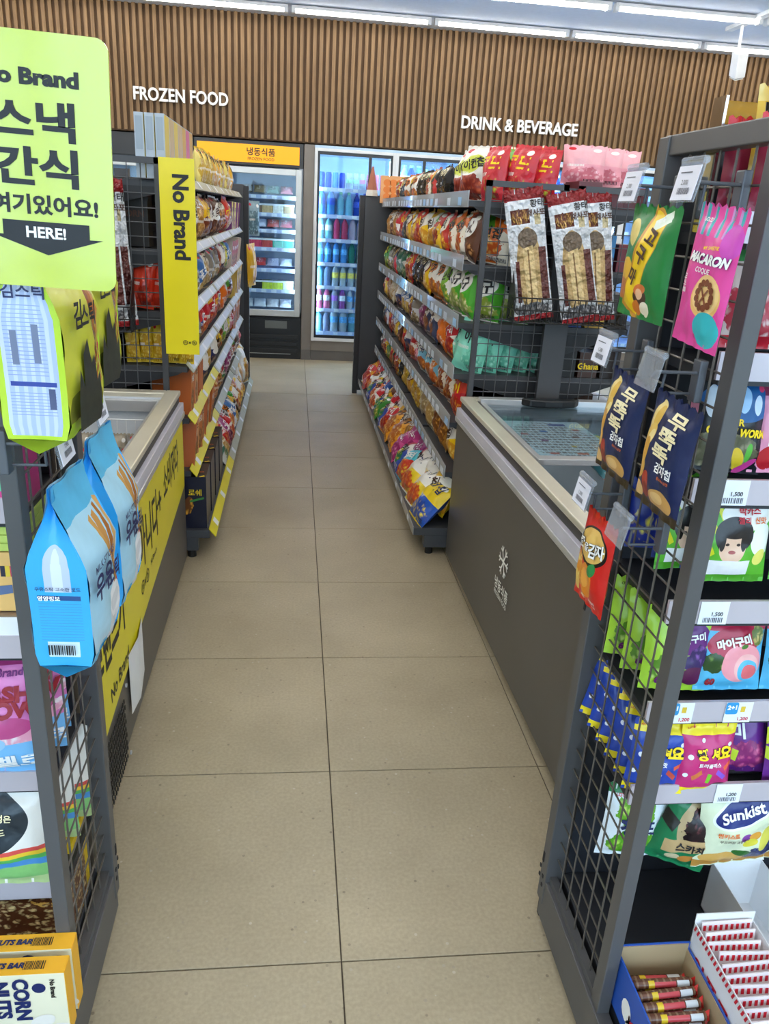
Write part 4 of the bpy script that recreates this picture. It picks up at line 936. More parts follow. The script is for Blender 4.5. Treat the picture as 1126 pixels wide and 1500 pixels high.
pack('macaron', 'macaron_pack', .105, .17, .024, '#e0489a', [('s', .5, .9, .6, .11, 0, '#3aa8b0', 0, 7, .5), ('s', .5, .9, .6, .11, 0, '#c890c8', 0, 7, .18), ('e', .86, .78, .16, .12, 0, '#d050b8'), ('e', .66, .38, .27, .16, 0, '#e8b468'), ('e', .66, .4, .25, .14, 0, '#f0c886'), ('e', .74, .15, .24, .13, 0, '#35b4bc'), ('e', .52, .08, .02, .02, 0, '#c82a80')],
     [('MACARON', .05, .64, .075, INKW, dict(bold=.05, shear=.25, w=.082, outline=(INKP, .11))), ('COQUE', .02, .555, .045, INKW, dict(bold=.02, shear=.2)), ('MY SWEETIE', .08, .72, .025, INKY, dict(rot=.1)), ('마카롱', -.3, .44, .05, INKW, dict(rot=-1.5)), ('GOOD', -.22, .9, .03, INKW)],
     prints=[([ell(.0155+.0155*math.cos(a), .067+.0155*math.sin(a), .0045, .0045, 10) for a in [i*.5 for i in range(13)]], mat('pretzel_brown', (122, 62, 34), .4), .0014), ([[(.006, .055), (.01, .055), (.025, .075), (.021, .075)], [(.025, .055), (.021, .055), (.006, .075), (.01, .075)]], mat('pretzel_brown', (122, 62, 34), .4), .0016)])
pack('carrot', 'stick_pack', .11, .165, .032, '#cf2620', [('e', .5, .68, .44, .2, 0, '#1d1714'), ('e', .5, .69, .39, .17, 0, '#e0b660'), ('e', .52, .3, .2, .2, -20, '#e88a28'), ('e', .48, .32, .1, .12, -20, '#f2a848'), ('e', .68, .46, .11, .07, 30, '#2f8a4a'), ('f', .2, .34, .2, .2, 0, '#f4dc80', '#d88a28', 9), ('e', .16, .2, .12, .13, -20, '#f0c860')],
     [('눈', -.27, .68, .15, INKW, dict(bold=.03, outline=(INK, .08), rot=.2)), ('을', -.07, .66, .09, INKW, dict(bold=.02, outline=(INK, .07))), ('감', .1, .66, .15, INKW, dict(bold=.03, outline=(INK, .08), rot=.2)), ('자', .28, .7, .15, INKW, dict(bold=.03, outline=(INK, .08), rot=.2)), ('生', -.02, .1, .075, INKC, dict(bold=.02)), ('오직감자', .24, .12, .035, INKW), ('감자스틱', .24, .07, .035, INKW)])
def hang(key, y, z, yaw, label, x=.515, cat='chip pack', roll=0): place(key, (x, y, z), (0, R_(roll), R_(-90+yaw)), label, cat)
hang('goguma', 1.165, 1.342, 6, 'green and yellow sweet potato chip pack hanging on right panel', roll=2)
hang('macaron', .985, 1.33, 5, 'pink macaron snack pack hanging on right panel', cat='snack pack', roll=5)
hang('navychip', 1.17, 1.092, 5, 'navy potato chip pack hanging farther from camera on right panel', roll=5)
hang('navychip', 1.005, 1.092, 5, 'navy potato chip pack hanging nearer the camera on right panel', roll=5)
hang('carrot', 1.18, .852, 5, 'red carrot and potato stick pack hanging low on right panel', cat='snack pack', roll=3)

# ---- gusseted bags hanging on the left panel
def gusset_bag(key, name, w, d, h, mf, ms, kids=()):
    nv = 14; vs = []; uvs = []; fs = []; mi = []
    def sec(v):
        if v < .06: k = .88+.12*(v/.06)
        elif v < .58: k = 1
        else: k = max(0.0, 1-((v-.58)/.34)**1.15)
        wob = .006*math.sin(v*9+1)
        return max(.004, d*k), w*(1-.03*math.sin(v*7))+wob*0, wob
    rows_ = [sec(j/nv) for j in range(nv+1)]
    def strip(fn, u0, m, nu):
        base = len(vs)
        for j in range(nv+1):
            dd, ww, wob = rows_[j]
            for i in range(nu+1):
                q = i/nu; vs.append((*fn(q, dd, ww, j/nv), h*j/nv)); uvs.append((u0+q, j/nv))
        for j in range(nv):
            for i in range(nu): a = base+j*(nu+1)+i; fs.append((a, a+1, a+nu+2, a+nu+1)); mi.append(m)
    bul = lambda q, v: .008*math.sin(math.pi*q)*math.sin(math.pi*min(1, v*1.3)) + .0025*math.sin(q*11+v*17)
    strip(lambda q, dd, ww, v: ((q-.5)*ww, -dd/2-bul(q, v)), 0, 0, 8)
    strip(lambda q, dd, ww, v: ((.5-q)*ww, dd/2+bul(q, v)), 2, 0, 8)
    pin = lambda q, dd: .3*(d-dd)*(1-abs(2*q-1))
    strip(lambda q, dd, ww, v: (ww/2-pin(q, dd), (q-.5)*dd), 4, 1, 6)
    strip(lambda q, dd, ww, v: (-ww/2+pin(q, dd), (.5-q)*dd), 6, 1, 6)
    n = len(vs); dd, ww, _ = rows_[0]
    vs.extend([(-ww/2, -dd/2, 0), (ww/2, -dd/2, 0), (ww/2, dd/2, 0), (-ww/2, dd/2, 0), (-ww/2, 0, -.018), (ww/2, 0, -.018)]); uvs.extend([(4.5, .95)]*6)
    fs.extend([(n, n+1, n+5, n+4), (n+2, n+3, n+4, n+5), (n+1, n+2, n+5), (n+3, n, n+4)]); mi.extend([1, 1, 1, 1])
    product(key, name, uv_mesh(name, vs, uvs, fs, [mf, ms], mi), list(kids))
# milk sticks (blue)
mw, md_, mh = .13, .075, .265
mf = art('print_milk', '#a9d4e8', [('r', .5, .95, .6, .16, 0, '#58b4de'), ('r', .5, .0, .6, .05, 0, '#58b4de'), ('e', .8, .16, .26, .24, 0, '#e8ebee'), ('e', .7, .14, .2, .16, 20, '#d3d8dd'), ('r', .7, .5, .05, .26, 10, '#c08a48'), ('r', .9, .5, .05, .3, -10, '#d8a868'), ('r', .8, .48, .045, .3, 0, '#a8682c'), ('r', .62, .6, .03, .16, 26, '#c9964f'), ('e', .8, .22, .25, .12, 0, '#f0f2f4'), ('e', .78, .2, .16, .07, 0, '#dde1e6'), ('e', .92, .34, .1, .045, 0, '#d83a68')], .25, .12)
ms = art('print_milk_side', '#38a8ea', [('r', 6.5, .405, .36, .014, 0, '#27508a'), ('s', 6.5, .27, .36, .115, 0, '#3f86b8', 1, 14, .16), ('r', 6.5, .1, .27, .045, 0, '#cfe4f0'), ('e', 6.5, .62, .22, .08, 0, '#b9c6dc'), ('r', 6.5, .53, .22, .09, 0, '#b9c6dc'), ('e', 6.5, .6, .08, .08, 0, '#d5deec'), ('r', 6.5, .52, .09, .08, 0, '#d5deec')], .25, .12)
side_x = lambda polys, ink, e=.001: None
kids = [('lettering', text_mesh('우유', -.03, .118, .04, INKN, bold=.035, eps=md_/2+.0115)), ('lettering', text_mesh('스틱', .012, .112, .034, INKN, bold=.035, eps=md_/2+.0115, w=.05)), ('lettering', text_mesh('MILK STICKS', -.022, .148, .011, INKN, bold=.02, eps=md_/2+.0115))]
def onside(me):   # lettering for the -x gusset face: turn a -y facing mesh to face -x
    for v in me.vertices: x, y, z = v.co; v.co = (-mw/2+y+.0, -x, z)
    return me
kids += [('lettering', onside(text_mesh('영양정보', -.012, .108, .0075, INKW, bold=.03, eps=.0022))), ('barcode', onside(shape_mesh(barcode(-.002, .027, .034, .016, 5), INK, None, .0022, 'barcode'))), ('lettering', onside(text_mesh('우유스틱 고소한 로드', 0, .122, .006, INKN, bold=.01, eps=.0022)))]
gusset_bag('milk', 'milk_stick_bag', mw, md_, mh, mf, ms, kids)
place('milk', (-.288, 1.0, .888), (0, R_(0), R_(90-3)), 'bright blue milk stick bag with barcode, nearer of the two', 'snack bag', None, (1, 1, .93))
place('milk', (-.292, 1.2, .872), (0, R_(0), R_(90-2)), 'light blue milk stick bag behind the nearer blue one', 'snack bag')
# loops of the bags round the pegs are part of the bag tops
# seaweed sticks (lime)
sw, sd, sh_ = .14, .08, .255
mf = art('print_seaweed', '#c4c43c', [('r', .5, .95, .6, .1, 0, '#c2b860'), ('e', .5, .1, .5, .14, 0, '#8a8a34'), ('r', .8, .55, .04, .36, -4, '#a8642a'), ('r', .88, .55, .035, .36, 3, '#c88a44'), ('r', .74, .6, .03, .3, -10, '#8a4a1c'), ('r', .5, .02, .6, .06, 0, '#a9cf28'), ('e', .92, .35, .08, .05, 0, '#d8405a')], .25, .12)
ms = art('print_seaweed_side', '#b9d838', [('r', 6.5, .42, .4, .4, 0, '#aebfe8'), ('s', 6.5, .42, .4, .4, 0, '#c9d4f2', 0, 6, .45), ('s', 6.46, .48, .3, .17, 0, '#93a2d2', 1, 18, .22), ('r', 6.3, .44, .05, .08, 0, '#76809c'), ('r', 6.62, .46, .05, .09, 0, '#76809c'), ('r', 6.52, .27, .34, .011, 0, '#3a4a9a'), ('s', 6.5, .18, .34, .06, 0, '#93a2d2', 1, 8, .25), ('r', 6.78, .2, .05, .05, 0, '#50587a'), ('r', 6.5, .86, .5, .1, 0, '#d8d8a8')], .22, .12)
def onside2(me):
    for v in me.vertices: x, y, z = v.co; v.co = (-sw/2+y, -x, z)
    return me
swk = shape_mesh([[(-.06, .01), (-.055, .05), (-.045, .085), (-.032, .06), (-.03, .1), (-.012, .118), (.0, .085), (.012, .095), (.018, .06), (.03, .07), (.032, .02), (.02, .008)]], mat('seaweed_dark', (34, 38, 26), .5, noise=(90, .5)), None, sd/2+.0105, 'seaweed_print')
kids = [('seaweed_print', swk), ('lettering', text_mesh('김', -.042, .15, .034, INK, bold=.03, eps=sd/2+.0115)), ('lettering', text_mesh('스틱', -.004, .146, .03, INK, bold=.03, eps=sd/2+.0115)), ('lettering', onside2(text_mesh('김스틱', 0, .178, .018, INKN, bold=.02, eps=.0022))), ('lettering', onside2(text_mesh('No Brand', 0, .214, .008, INKG, bold=.03, eps=.0022))), ('lettering', onside2(text_mesh('SEAWEED STICKS', 0, .196, .006, INKG, bold=.02, eps=.0022)))]
gusset_bag('seaweed', 'seaweed_stick_bag', sw, sd, sh_, mf, ms, kids)
place('seaweed', (-.305, 1.045, 1.185), (0, 0, R_(90-4)), 'lime seaweed stick bag with lilac text window, right below the sign', 'snack bag')
place('seaweed', (-.318, 1.235, 1.2), (0, 0, R_(90-4)), 'lime seaweed stick bag farther along, behind the nearer one', 'snack bag')

# ---- yellow green pointer sign
sg = thing('pointer_sign', 'lime green rounded sign with bold Korean lettering and black arrow', 'sign', (-.266, .935, 1.372)); 
def rrect(x0, z0, x1, z1, r, n=6):
    p = []
    for cx, cz, a0 in ((x1-r, z0+r, -90), (x1-r, z1-r, 0), (x0+r, z1-r, 90), (x0+r, z0+r, 180)):
        for i in range(n+1): a = R_(a0+90*i/n); p.append((cx+r*math.cos(a), cz+r*math.sin(a)))
    return p
sg.rotation_euler = (0, R_(1.6), 0)
MB().prism(rrect(-.07, 0, .07, .247, .013), 'y', -.0015, .0015).build('board', mat('sign_lime', (190, 206, 62), .14, noise=(2, .02), spec=.9, bump=(9, .12)), sg)
def sgt(b, x, z, h, m, w=None, bold=.03): mk('lettering', text_mesh(b, x, z, h, m, w=w, bold=bold, eps=.0022), sg)
sgt('No Brand', -.009, .206, .0158, INK, .098, .05); sgt('스낵', -.008, .166, .038, INK, .085, .035); sgt('간식', -.007, .122, .038, INK, .085, .035); sgt('여기있어요!', .0, .085, .02, INK, .108, .035)
mk('arrow', shape_mesh([[(-.045, .068), (.044, .068), (.044, .053), (.058, .053), (.0, .034), (-.058, .053), (-.045, .053)]], INK, None, .002), sg)
sgt('HERE!', -.001, .057, .0118, INKW, .041, .03)
MB().box(-.112, -.001, .12, -.066, .004, .15).box(-.112, .0, .12, -.106, .14, .15).build('bracket', M_fr, sg)
# ---- yellow hanging panel on the left rack
yp = thing('brand_panel', 'tall yellow brand panel standing at near corner of the left rack', 'sign', (-.418, 3.1, .92))
Bx(-.062, -.004, 0, .062, .004, .688).build('board', M_yel, yp); Bx(-.062, .004, .3, -.03, .1, .33).build('bracket', M_rack, yp)
mk('lettering', text_mesh('No Brand', .012, .49, .058, INK, w=.29, rot=R_(-90), bold=.035, eps=.006), yp)
mk('lettering', text_mesh('ⓝ×ⓑ', .028, .045, .018, INK, bold=.02, eps=.006), yp)

# ================================================================== goods on the front right shelves
SHADE = '#e8e8ea'
pack('bacchus', 'jelly_pack', .12, .158, .035, '#58b02c', [('s', .5, .8, .6, .22, 35, '#d8d820', 0, 8, .4), ('e', .6, .72, .38, .16, 0, '#f2efe8'), ('e', .84, .46, .17, .17, 0, '#eef0ec'), ('e', .42, .5, .27, .2, 0, '#221c1c'), ('e', .42, .4, .2, .19, 0, '#e6bfa4'), ('e', .42, .545, .22, .075, 0, '#221c1c'), ('e', .26, .46, .05, .12, 0, '#221c1c'), ('e', .58, .46, .05, .12, 0, '#221c1c'), ('r', .42, .14, .3, .1, 0, '#e9e9ea'), ('e', .42, .33, .05, .02, 0, '#a84a44'), ('e', .34, .41, .03, .015, 0, '#3a2a24'), ('e', .5, .41, .03, .015, 0, '#3a2a24'), ('r', .5, .03, .6, .05, 0, '#4a9a24'), ('e', .84, .28, .1, .08, 40, '#e8e070')],
     [('박카스', .1, .76, .085, INKR, dict(bold=.03)), ('젤리', .02, .665, .07, INKR, dict(bold=.02)), ('신맛', .26, .665, .07, INKO, dict(bold=.03))])
pack('gummyg', 'gummy_pack', .115, .15, .035, '#a8d43c', [('e', .62, .66, .34, .2, 0, '#6a2a7a'), ('f', .36, .3, .26, .2, 0, '#b8d070', '#5a8a2a', 6), ('f', .82, .36, .2, .22, 0, '#7a4a9a', '#33205a', 7), ('e', .76, .2, .2, .12, 0, '#5a1f48')],
     [('마이구미', .12, .66, .1, INKW, dict(bold=.04, rot=.2)), ('60', -.22, .14, .1, INKP, dict(bold=.06)), ('ORION', -.28, .92, .035, INK)])
pack('gummyp', 'gummy_pack', .12, .14, .04, '#58b4dc', [('r', .5, .95, .6, .17, 0, '#c02a4c'), ('e', .48, .64, .4, .2, 8, '#b02040'), ('f', .2, .38, .16, .14, 0, '#6a8a3a', '#2c4a20', 7), ('e', .62, .38, .32, .25, 0, '#ee9aa4'), ('e', .7, .32, .2, .18, 0, '#f3b6b4'), ('e', .72, .28, .17, .14, 0, '#58b4dc'), ('e', .75, .26, .13, .1, 0, '#e06a70'), ('e', .62, .6, .05, .03, 20, '#4a7a2a'), ('f', .85, .72, .12, .12, 0, '#c8b46a', '#6a7a3a', 8)],
     [('마이구미', -.04, .65, .12, INKW, dict(bold=.05, rot=.22, outline=(INKT, .13))), ('60', -.3, .13, .1, INKT, dict(bold=.06)), ('ORION', -.26, .9, .045, INKW)])
def jj(key, base, sub):
    pack(key, 'chew_pack', .105, .135, .035, base, [('r', .5, .93, .6, .09, 0, '#f4dc20'), ('r', .5, .04, .6, .07, 0, '#f4dc20'), ('e', .15, .55, .045, .035, 0, '#e8ecf4'), ('e', .85, .72, .04, .03, 0, '#e8ecf4'), ('e', .1, .3, .04, .03, 0, '#e8ecf4'), ('e', .35, .78, .035, .028, 0, '#e8ecf4'), ('r', .3, .3, .1, .035, 25, '#c8703a'), ('r', .52, .25, .035, .07, -10, '#7ac02c' if key == 'jjpink' else '#e8d8d0'), ('r', .74, .3, .1, .035, -30, '#8a5ad0' if key == 'jjpink' else '#c04a3a'), ('r', .86, .42, .09, .03, 20, '#e0603a'), ('e', .76, .12, .16, .05, 0, '#2a2620')],
         [('짱', -.16, .6, .16, INKY, dict(bold=.05, outline=(INK, .13), rot=.08)), ('셔', .06, .61, .15, INKY, dict(bold=.05, outline=(INK, .13))), ('요', .26, .62, .17, INKY, dict(bold=.05, outline=(INK, .13))), (sub, .0, .45, .065, INKW, dict(bold=.03)), ('LOTTE', -.34, .935, .03, INKR)])
jj('jjpink', '#c22a72', '트리플믹스'); jj('jjblue', '#2344a6', '콜라맛')
pack('sunkist', 'candy_pack', .165, .17, .05, '#d9e0c0', [('e', .46, .76, .36, .17, 14, '#e8ecf0'), ('e', .46, .76, .33, .145, 14, '#1b2a72'), ('e', .9, .86, .07, .07, 0, '#4a4a9a'), ('e', .9, .68, .07, .07, 0, '#4a4a9a'), ('e', .52, .46, .07, .05, 0, '#8a4aa0'), ('e', .64, .46, .08, .05, 0, '#e0a040'), ('e', .58, .38, .1, .05, 0, '#d8cc40'), ('e', .3, .16, .26, .09, 0, '#d8a858'), ('r', .5, .06, .6, .05, 0, '#b8843c'), ('f', .78, .2, .24, .13, 15, '#5a6aa0', '#252c5a', 9), ('e', .8, .42, .08, .2, -20, '#d8d058'), ('e', .5, .24, .12, .05, -15, '#2f6a2c')],
     [('Sunkist', -.04, .765, .13, INKW, dict(bold=.03, rot=.2)), ('썬키스트', -.2, .52, .06, INKO, dict(bold=.03)), ('부드러운 과일캔디', -.12, .44, .04, INKB, dict(bold=.01))])
pack('chung', 'candy_pack', .14, .175, .045, '#e6eef2', [('r', .5, .98, .6, .1, 0, '#1f7a44'), ('f', .42, .68, .3, .2, 0, '#c8e070', '#6aa82c', 6), ('f', .46, .24, .36, .2, 0, '#b8dc5c', '#5aa024', 6), ('e', .88, .1, .15, .1, 0, '#c8d8e8')],
     [('청', -.14, .5, .26, INKN, dict(bold=.04, rot=.1)), ('포도', .22, .5, .17, INKN, dict(bold=.03)), ('2', .34, .1, .09, INKN, dict(bold=.04)), ('LOTTE', -.3, .87, .035, INKR)])
pack('scotch', 'candy_pack', .125, .175, .05, '#1f7a4c', [('e', .56, .66, .34, .36, 0, '#b8a078'), ('f', .56, .64, .24, .26, 0, '#5a2a30', '#1c1014', 8), ('r', .5, .36, .34, .09, 14, '#c0a070'), ('e', .4, .16, .12, .06, 0, '#d8c8a0'), ('e', .62, .18, .12, .06, 20, '#c8843c'), ('e', .8, .24, .1, .08, 40, '#8a5a34'), ('r', .1, .6, .12, .08, -20, '#262420')],
     [('스카치', .06, .36, .11, INK, dict(bold=.04, rot=.24))])
pack('worm', 'gummy_pack', .12, .15, .04, '#14181e', [('e', .5, .72, .5, .2, 0, '#1f5a94'), ('e', .14, .7, .09, .16, 0, '#c8d4e0'), ('e', .55, .74, .09, .13, 0, '#9cc4e8'), ('e', .75, .7, .06, .1, 0, '#c8dcf0'), ('e', .78, .87, .04, .04, 0, '#d8406a'), ('f', .4, .22, .5, .2, 0, '#9a9478', '#5a5a44', 5), ('e', .62, .14, .07, .14, 30, '#e0c030'), ('e', .74, .22, .05, .1, 0, '#58b040'), ('e', .76, .08, .16, .04, 30, '#c03a88')],
     [('SOUR', -.1, .52, .07, INKY, dict(bold=.03)), ('GUMMI WORMS', .03, .42, .085, INKY, dict(bold=.05, w=.1))])
pack('straw', 'marshmallow_pack', .12, .155, .05, '#e89ab8', [('r', .5, .9, .6, .14, 0, '#8a3050'), ('e', .5, .66, .22, .12, 0, '#f0e8ec'), ('e', .3, .3, .14, .1, 0, '#f2f0f0'), ('e', .66, .22, .2, .15, 0, '#f2b4b4'), ('e', .24, .16, .15, .13, 0, '#c02430'), ('e', .6, .14, .16, .12, 0, '#c82a34'), ('e', .6, .27, .1, .03, 0, '#5a8a3a')], [])
pack('goldtop', 'jelly_pouch', .12, .15, .04, '#d8b040', [('r', .5, .95, .6, .1, 0, '#e0c878'), ('e', .4, .3, .3, .2, 0, '#c89a28')], [('HARIBO', .0, .74, .2, INK, dict(bold=.06, w=.1, outline=(INKW, .12)))], rough=.2)
pack('redtop', 'jelly_pouch', .11, .15, .04, '#8a1f38', [('e', .66, .6, .3, .2, 0, '#e0b040'), ('f', .5, .24, .4, .2, 0, '#c8a080', '#6a2a30', 6), ('r', .5, .97, .6, .08, 0, '#c8202c'), ('e', .6, .36, .14, .08, 0, '#3f9a35')], [])
pack('clearred', 'jelly_pouch', .12, .16, .05, '#c8b8b4', [('f', .5, .35, .46, .3, 0, '#d8c8c4', '#a83040', 6), ('r', .5, .86, .6, .12, 0, '#3f8a4c'), ('r', .5, .04, .6, .07, 0, '#b82030'), ('e', .3, .3, .1, .1, 0, '#e0d060')], [('RX', .1, .7, .12, INKR, dict(bold=.05))])
pack('blueyel', 'vitamin_pack', .09, .13, .035, '#24368e', [('e', .5, .76, .3, .13, 0, '#e8c838'), ('f', .4, .36, .4, .26, 0, '#f0e040', '#2a3a9a', 4), ('e', .7, .4, .14, .12, 0, '#e8e8f0')], [])
pack('purplep', 'chew_pack', .11, .14, .04, '#6a2a86', [('r', .1, .7, .3, .1, 30, '#d8e030'), ('f', .6, .26, .4, .2, 0, '#d05a8a', '#8a2a6a', 6), ('r', .2, .35, .3, .08, -20, '#c8dc38')], [('미', .0, .6, .2, INKW, dict(bold=.04))])
def fs(key, x, z, y, label, rz=0, lean=-7, cat='sweets pack', roll=0, sc=1.0): place(key, (x, y, z), (R_(lean), R_(roll), R_(rz)), label, cat, None, sc)
# shelf z (top surfaces): FRZ - .012
fs('bacchus', .702, .945, 1.083, 'green jelly pack with portrait of dark-haired person, on third shelf'); fs('bacchus', .655, .945, 1.135, 'green jelly pack partly hidden behind the nearer portrait pack', 8); fs('bacchus', .835, .945, 1.09, 'green jelly pack at the right edge of its shelf')
fs('gummyg', .65, .735, 1.092, 'lime green grape gummy pack behind the near post', -6); fs('gummyg', .642, .735, 1.15, 'lime green gummy pack second in its row', -10); fs('gummyg', .632, .735, 1.2, 'lime green gummy pack third in its row, deepest', -14)
fs('gummyp', .745, .738, 1.085, 'blue and crimson peach gummy pack beside the lime one', 0, -10); fs('gummyp', .866, .738, 1.085, 'blue and crimson peach gummy pack at the right frame edge', 0, -10); fs('gummyp', .755, .738, 1.14, 'blue and crimson peach gummy pack behind the front one', 6)
fs('jjpink', .722, .548, 1.052, 'magenta sour chew pack with yellow borders on lower shelf', 4, -9, roll=2); fs('jjblue', .632, .548, 1.06, 'blue sour chew pack with yellow borders next to the magenta one', -4, -8, roll=5)
for i in range(5): fs('jjblue', .632-.004*i, .552+.004*i, 1.092+.036*i, 'blue sour chew pack, %s behind the front blue one' % ORD[i], -12-3*i, -12, roll=4+i)
fs('purplep', .815, .552, 1.1, 'purple chew pack right of the magenta sour chew pack', -14, -14, roll=-8); fs('purplep', .9, .552, 1.08, 'purple and lime chew pack at right edge of lower shelf', 12, -10)
fs('chung', .652, .345, 1.12, 'white and green grape candy bag hanging in lowest row', -4, 0, roll=2, sc=.95); fs('scotch', .722, .352, 1.09, 'green and gold coffee candy bag hanging in lowest row', -14, 0, roll=14, sc=.95); fs('sunkist', .832, .368, 1.07, 'pale green fruit candy bag with navy oval logo in lowest row', 2, 0, roll=-4)
fs('worm', .655, 1.128, 1.088, 'black sour gummy worm bag with yellow lettering', 0, -8, roll=4); fs('straw', .752, 1.128, 1.088, 'pink strawberry marshmallow bag beside the black gummy bag', 0, -8); fs('straw', .68, 1.128, 1.15, 'pink marshmallow bag behind the black gummy bag')
fs('clearred', .66, 1.315, 1.09, 'clear and red jelly pouch behind the pink macaron pack', 0, -8); fs('clearred', .775, 1.315, 1.09, 'clear and red jelly pouch on upper shelf at frame edge')
for i in range(3): fs('blueyel', .625+i*.03, .945, 1.215-.045*i, 'blue and yellow vitamin jelly pack behind net, %s from back' % ORD[i], -8, -8, sc=.95)
fs('redtop', .655, 1.498, 1.09, 'dark red jelly pouch on top shelf behind the net', 0, -4, sc=.82); fs('redtop', .64, 1.498, 1.15, 'dark red jelly pouch second in its row on top shelf', 0, -4, sc=.82); fs('redtop', .735, 1.498, 1.09, 'dark red jelly pouch right of the first on top shelf', 0, -4, sc=.82)
# gold pouches on a chrome stand above
st = thing('chrome_stand', 'chrome display stand rising behind the top bar at right', 'stand', (.65, 1.2, 1.468)); M_chr = mat('chrome', (200, 196, 186), .12, 1.0)
MB().obox((-.06, -.02, .09), (.004, .035, .178)).build('side_plate', M_chr, st); Bx(-.058, .0, .147, .3, .004, .178).build('top_plate', M_chr, st); Bx(-.058, -.04, .0, .3, .004, .004).build('foot_plate', M_chr, st)
Bx(-.056, -.035, .004, .02, .0, .09).build('card_holder', M_frd, st)
for i in range(3): fs('goldtop', .70-.012*i, 1.525, 1.10+.02*i, 'gold jelly pouch on chrome stand, %s from the front' % ORD[i], 4*i, -4, sc=.9)
M_hk = mat('peg_dark', (40, 40, 44), .4)
pg_ = thing('peg_bar', 'dark peg bar carrying the hanging candy bags of lowest row', 'rail', (.62, 1.27, .53)); MB().cyl((0, -.17, .02), (.6, -.17, .02), .004, 8).build('bar', M_hk, pg_); MB().cyl((.02, -.17, .02), (.02, .0, .02), .004, 8).build('arm', M_hk, pg_); MB().cyl((.58, -.17, .02), (.58, .0, .02), .004, 8).build('arm', M_hk, pg_)
# price tickets on the rails (own little things clipped on)
def rail_ticket(x, z, y, price, label, promo=False, w=.048, h=.04):
    t = thing('rail_ticket', label, 'price ticket', (x, y, z), 0, 'price tickets on the front rails')
    Bx(-w/2, -.0012, 0, w/2, 0, h).build('card', M_tagw, t, bevel=.0004)
    mk('lettering', text_mesh(price, .006 if not promo else .01, h*(.45 if not promo else .18), .008, INK if not promo else INKR, bold=.02, eps=.0018), t)
    if promo:
        mk('print', shape_mesh([rrect(-w/2, h*.42, -w/2+.022, h, .004)], mat('promo_blue', (48, 150, 210), .5), None, .0016), t); mk('lettering', text_mesh('2+1', -w/2+.011, h*.76, .009, INKW, bold=.05, eps=.002), t)
        mk('print', shape_mesh([[(.003, h*.52), (.011, h*.52), (.011, h*.8), (.003, h*.8)]], mat('promo_yellow', (226, 190, 60), .5), None, .0016), t)
    else: mk('barcode', shape_mesh(barcode(0, h*.2, w*.7, h*.22, int(x*100)), INKG, None, .0016, 'barcode'), t)
for x, k, pr_, lb, promo in [(.735, 4, '2,500', 'white price ticket reading 2,500 on upper right rail', 0), (.655, 3, '1,500', 'white price ticket below the black gummy worm bag', 0), (.762, 3, '1,500', 'white price ticket below the pink strawberry bag', 0), (.668, 2, '1,500', 'white price ticket below the green portrait packs', 0),
        (.648, 1, '1,200', 'blue 2+1 ticket below the lime gummy pack', 1), (.752, 1, '1,200', 'blue 2+1 ticket below the peach gummy pack', 1), (.872, 1, '1,200', 'blue 2+1 ticket at the right frame edge', 1), (.772, 0, '1,200', 'white price ticket right of the magenta chew pack', 0)]:
    rail_ticket(x, FRZ[k]-.022, .97+.077, pr_, lb, promo)
# base deck: tray of sausage sticks, straw candy box, empty carton
DK = .141
tr = thing('sausage_tray', 'open blue tray of sausage sticks on the right base deck', 'tray', (.663, .885, DK))
M_tb = art('tray_blue', '#2450b0', [('e', .4, .5, .2, .3, 0, '#e8ecf4'), ('r', .7, .4, .2, .12, 0, '#d8404a')], .45, 0); M_ti = mat('tray_kraft', (176, 152, 116), .7)
a, b, hh = .068, .105, .125
for nm, args in (('tray_wall', (-a, -b, 0, -a+.003, b, hh*.9)), ('tray_wall', (a-.003, -b, 0, a, b, hh*.9)), ('tray_wall', (-a, -b, 0, a, -b+.003, hh*.6)), ('tray_wall', (-a, b-.003, 0, a, b, hh))): Bx(*args).build(nm, [mat('tray_blue_plain', (38, 84, 178), .45)], tr)
Bx(-a+.0031, b-.0045, .01, a-.0031, b-.003, hh-.002).build('tray_lining', M_ti, tr); Bx(a-.0046, -b+.004, .01, a-.0032, b-.004, hh*.88).build('tray_lining', M_ti, tr)
Bx(-a, -b, -.0, a, b, .003).build('tray_floor', M_ti, tr); mk('lettering', text_mesh('MEGA', 0, .045, .02, INKR, bold=.05, eps=.001), tr, (-a, -.01, 0), (0, 0, R_(-90)))
mk('print', shape_mesh([ell(-.045, .05, .018, .022, 12), ell(-.03, .03, .01, .012, 10)], INKW, None, .001), tr, (-a, -.01, 0), (0, 0, R_(-90)))
M_sa = art('sausage_film', '#6a4434', [('s', .5, .5, .5, .5, 0, '#8a6a54', 0, 9, .3), ('r', .5, .5, .2, .2, 0, '#c84a52'), ('r', .82, .5, .1, .24, 0, '#d8dce0'), ('r', .3, .5, .05, .3, 0, '#e0c030')], .18, .2)
def sausage_mesh():
    vs = []; uvs = []; fs_ = []; n = 10; prof = [(-.056, .003), (-.052, .008), (-.045, .0085), (.045, .0085), (.052, .008), (.056, .003)]
    for k, (x, r) in enumerate(prof):
        for i in range(n): t = 2*math.pi*i/n; vs.append((x, r*math.cos(t), r*math.sin(t))); uvs.append((x/.112+.5, (i/n*2) % 1))
    for k in range(len(prof)-1):
        for i in range(n): fs_.append((k*n+i, k*n+(i+1) % n, (k+1)*n+(i+1) % n, (k+1)*n+i))
    return uv_mesh('sausage_stick', vs, uvs, fs_, M_sa)
sm_ = sausage_mesh(); capm = MB().add([(0, -.004, 0), (0, .004, 0), (.012, .011, .004), (.012, -.01, -.003), (.006, 0, .007)], [(0, 1, 2, 3), (0, 4, 3), (1, 2, 4), (2, 3, 4)]).mesh('twist_end', mat('twist_red', (206, 40, 36), .3))
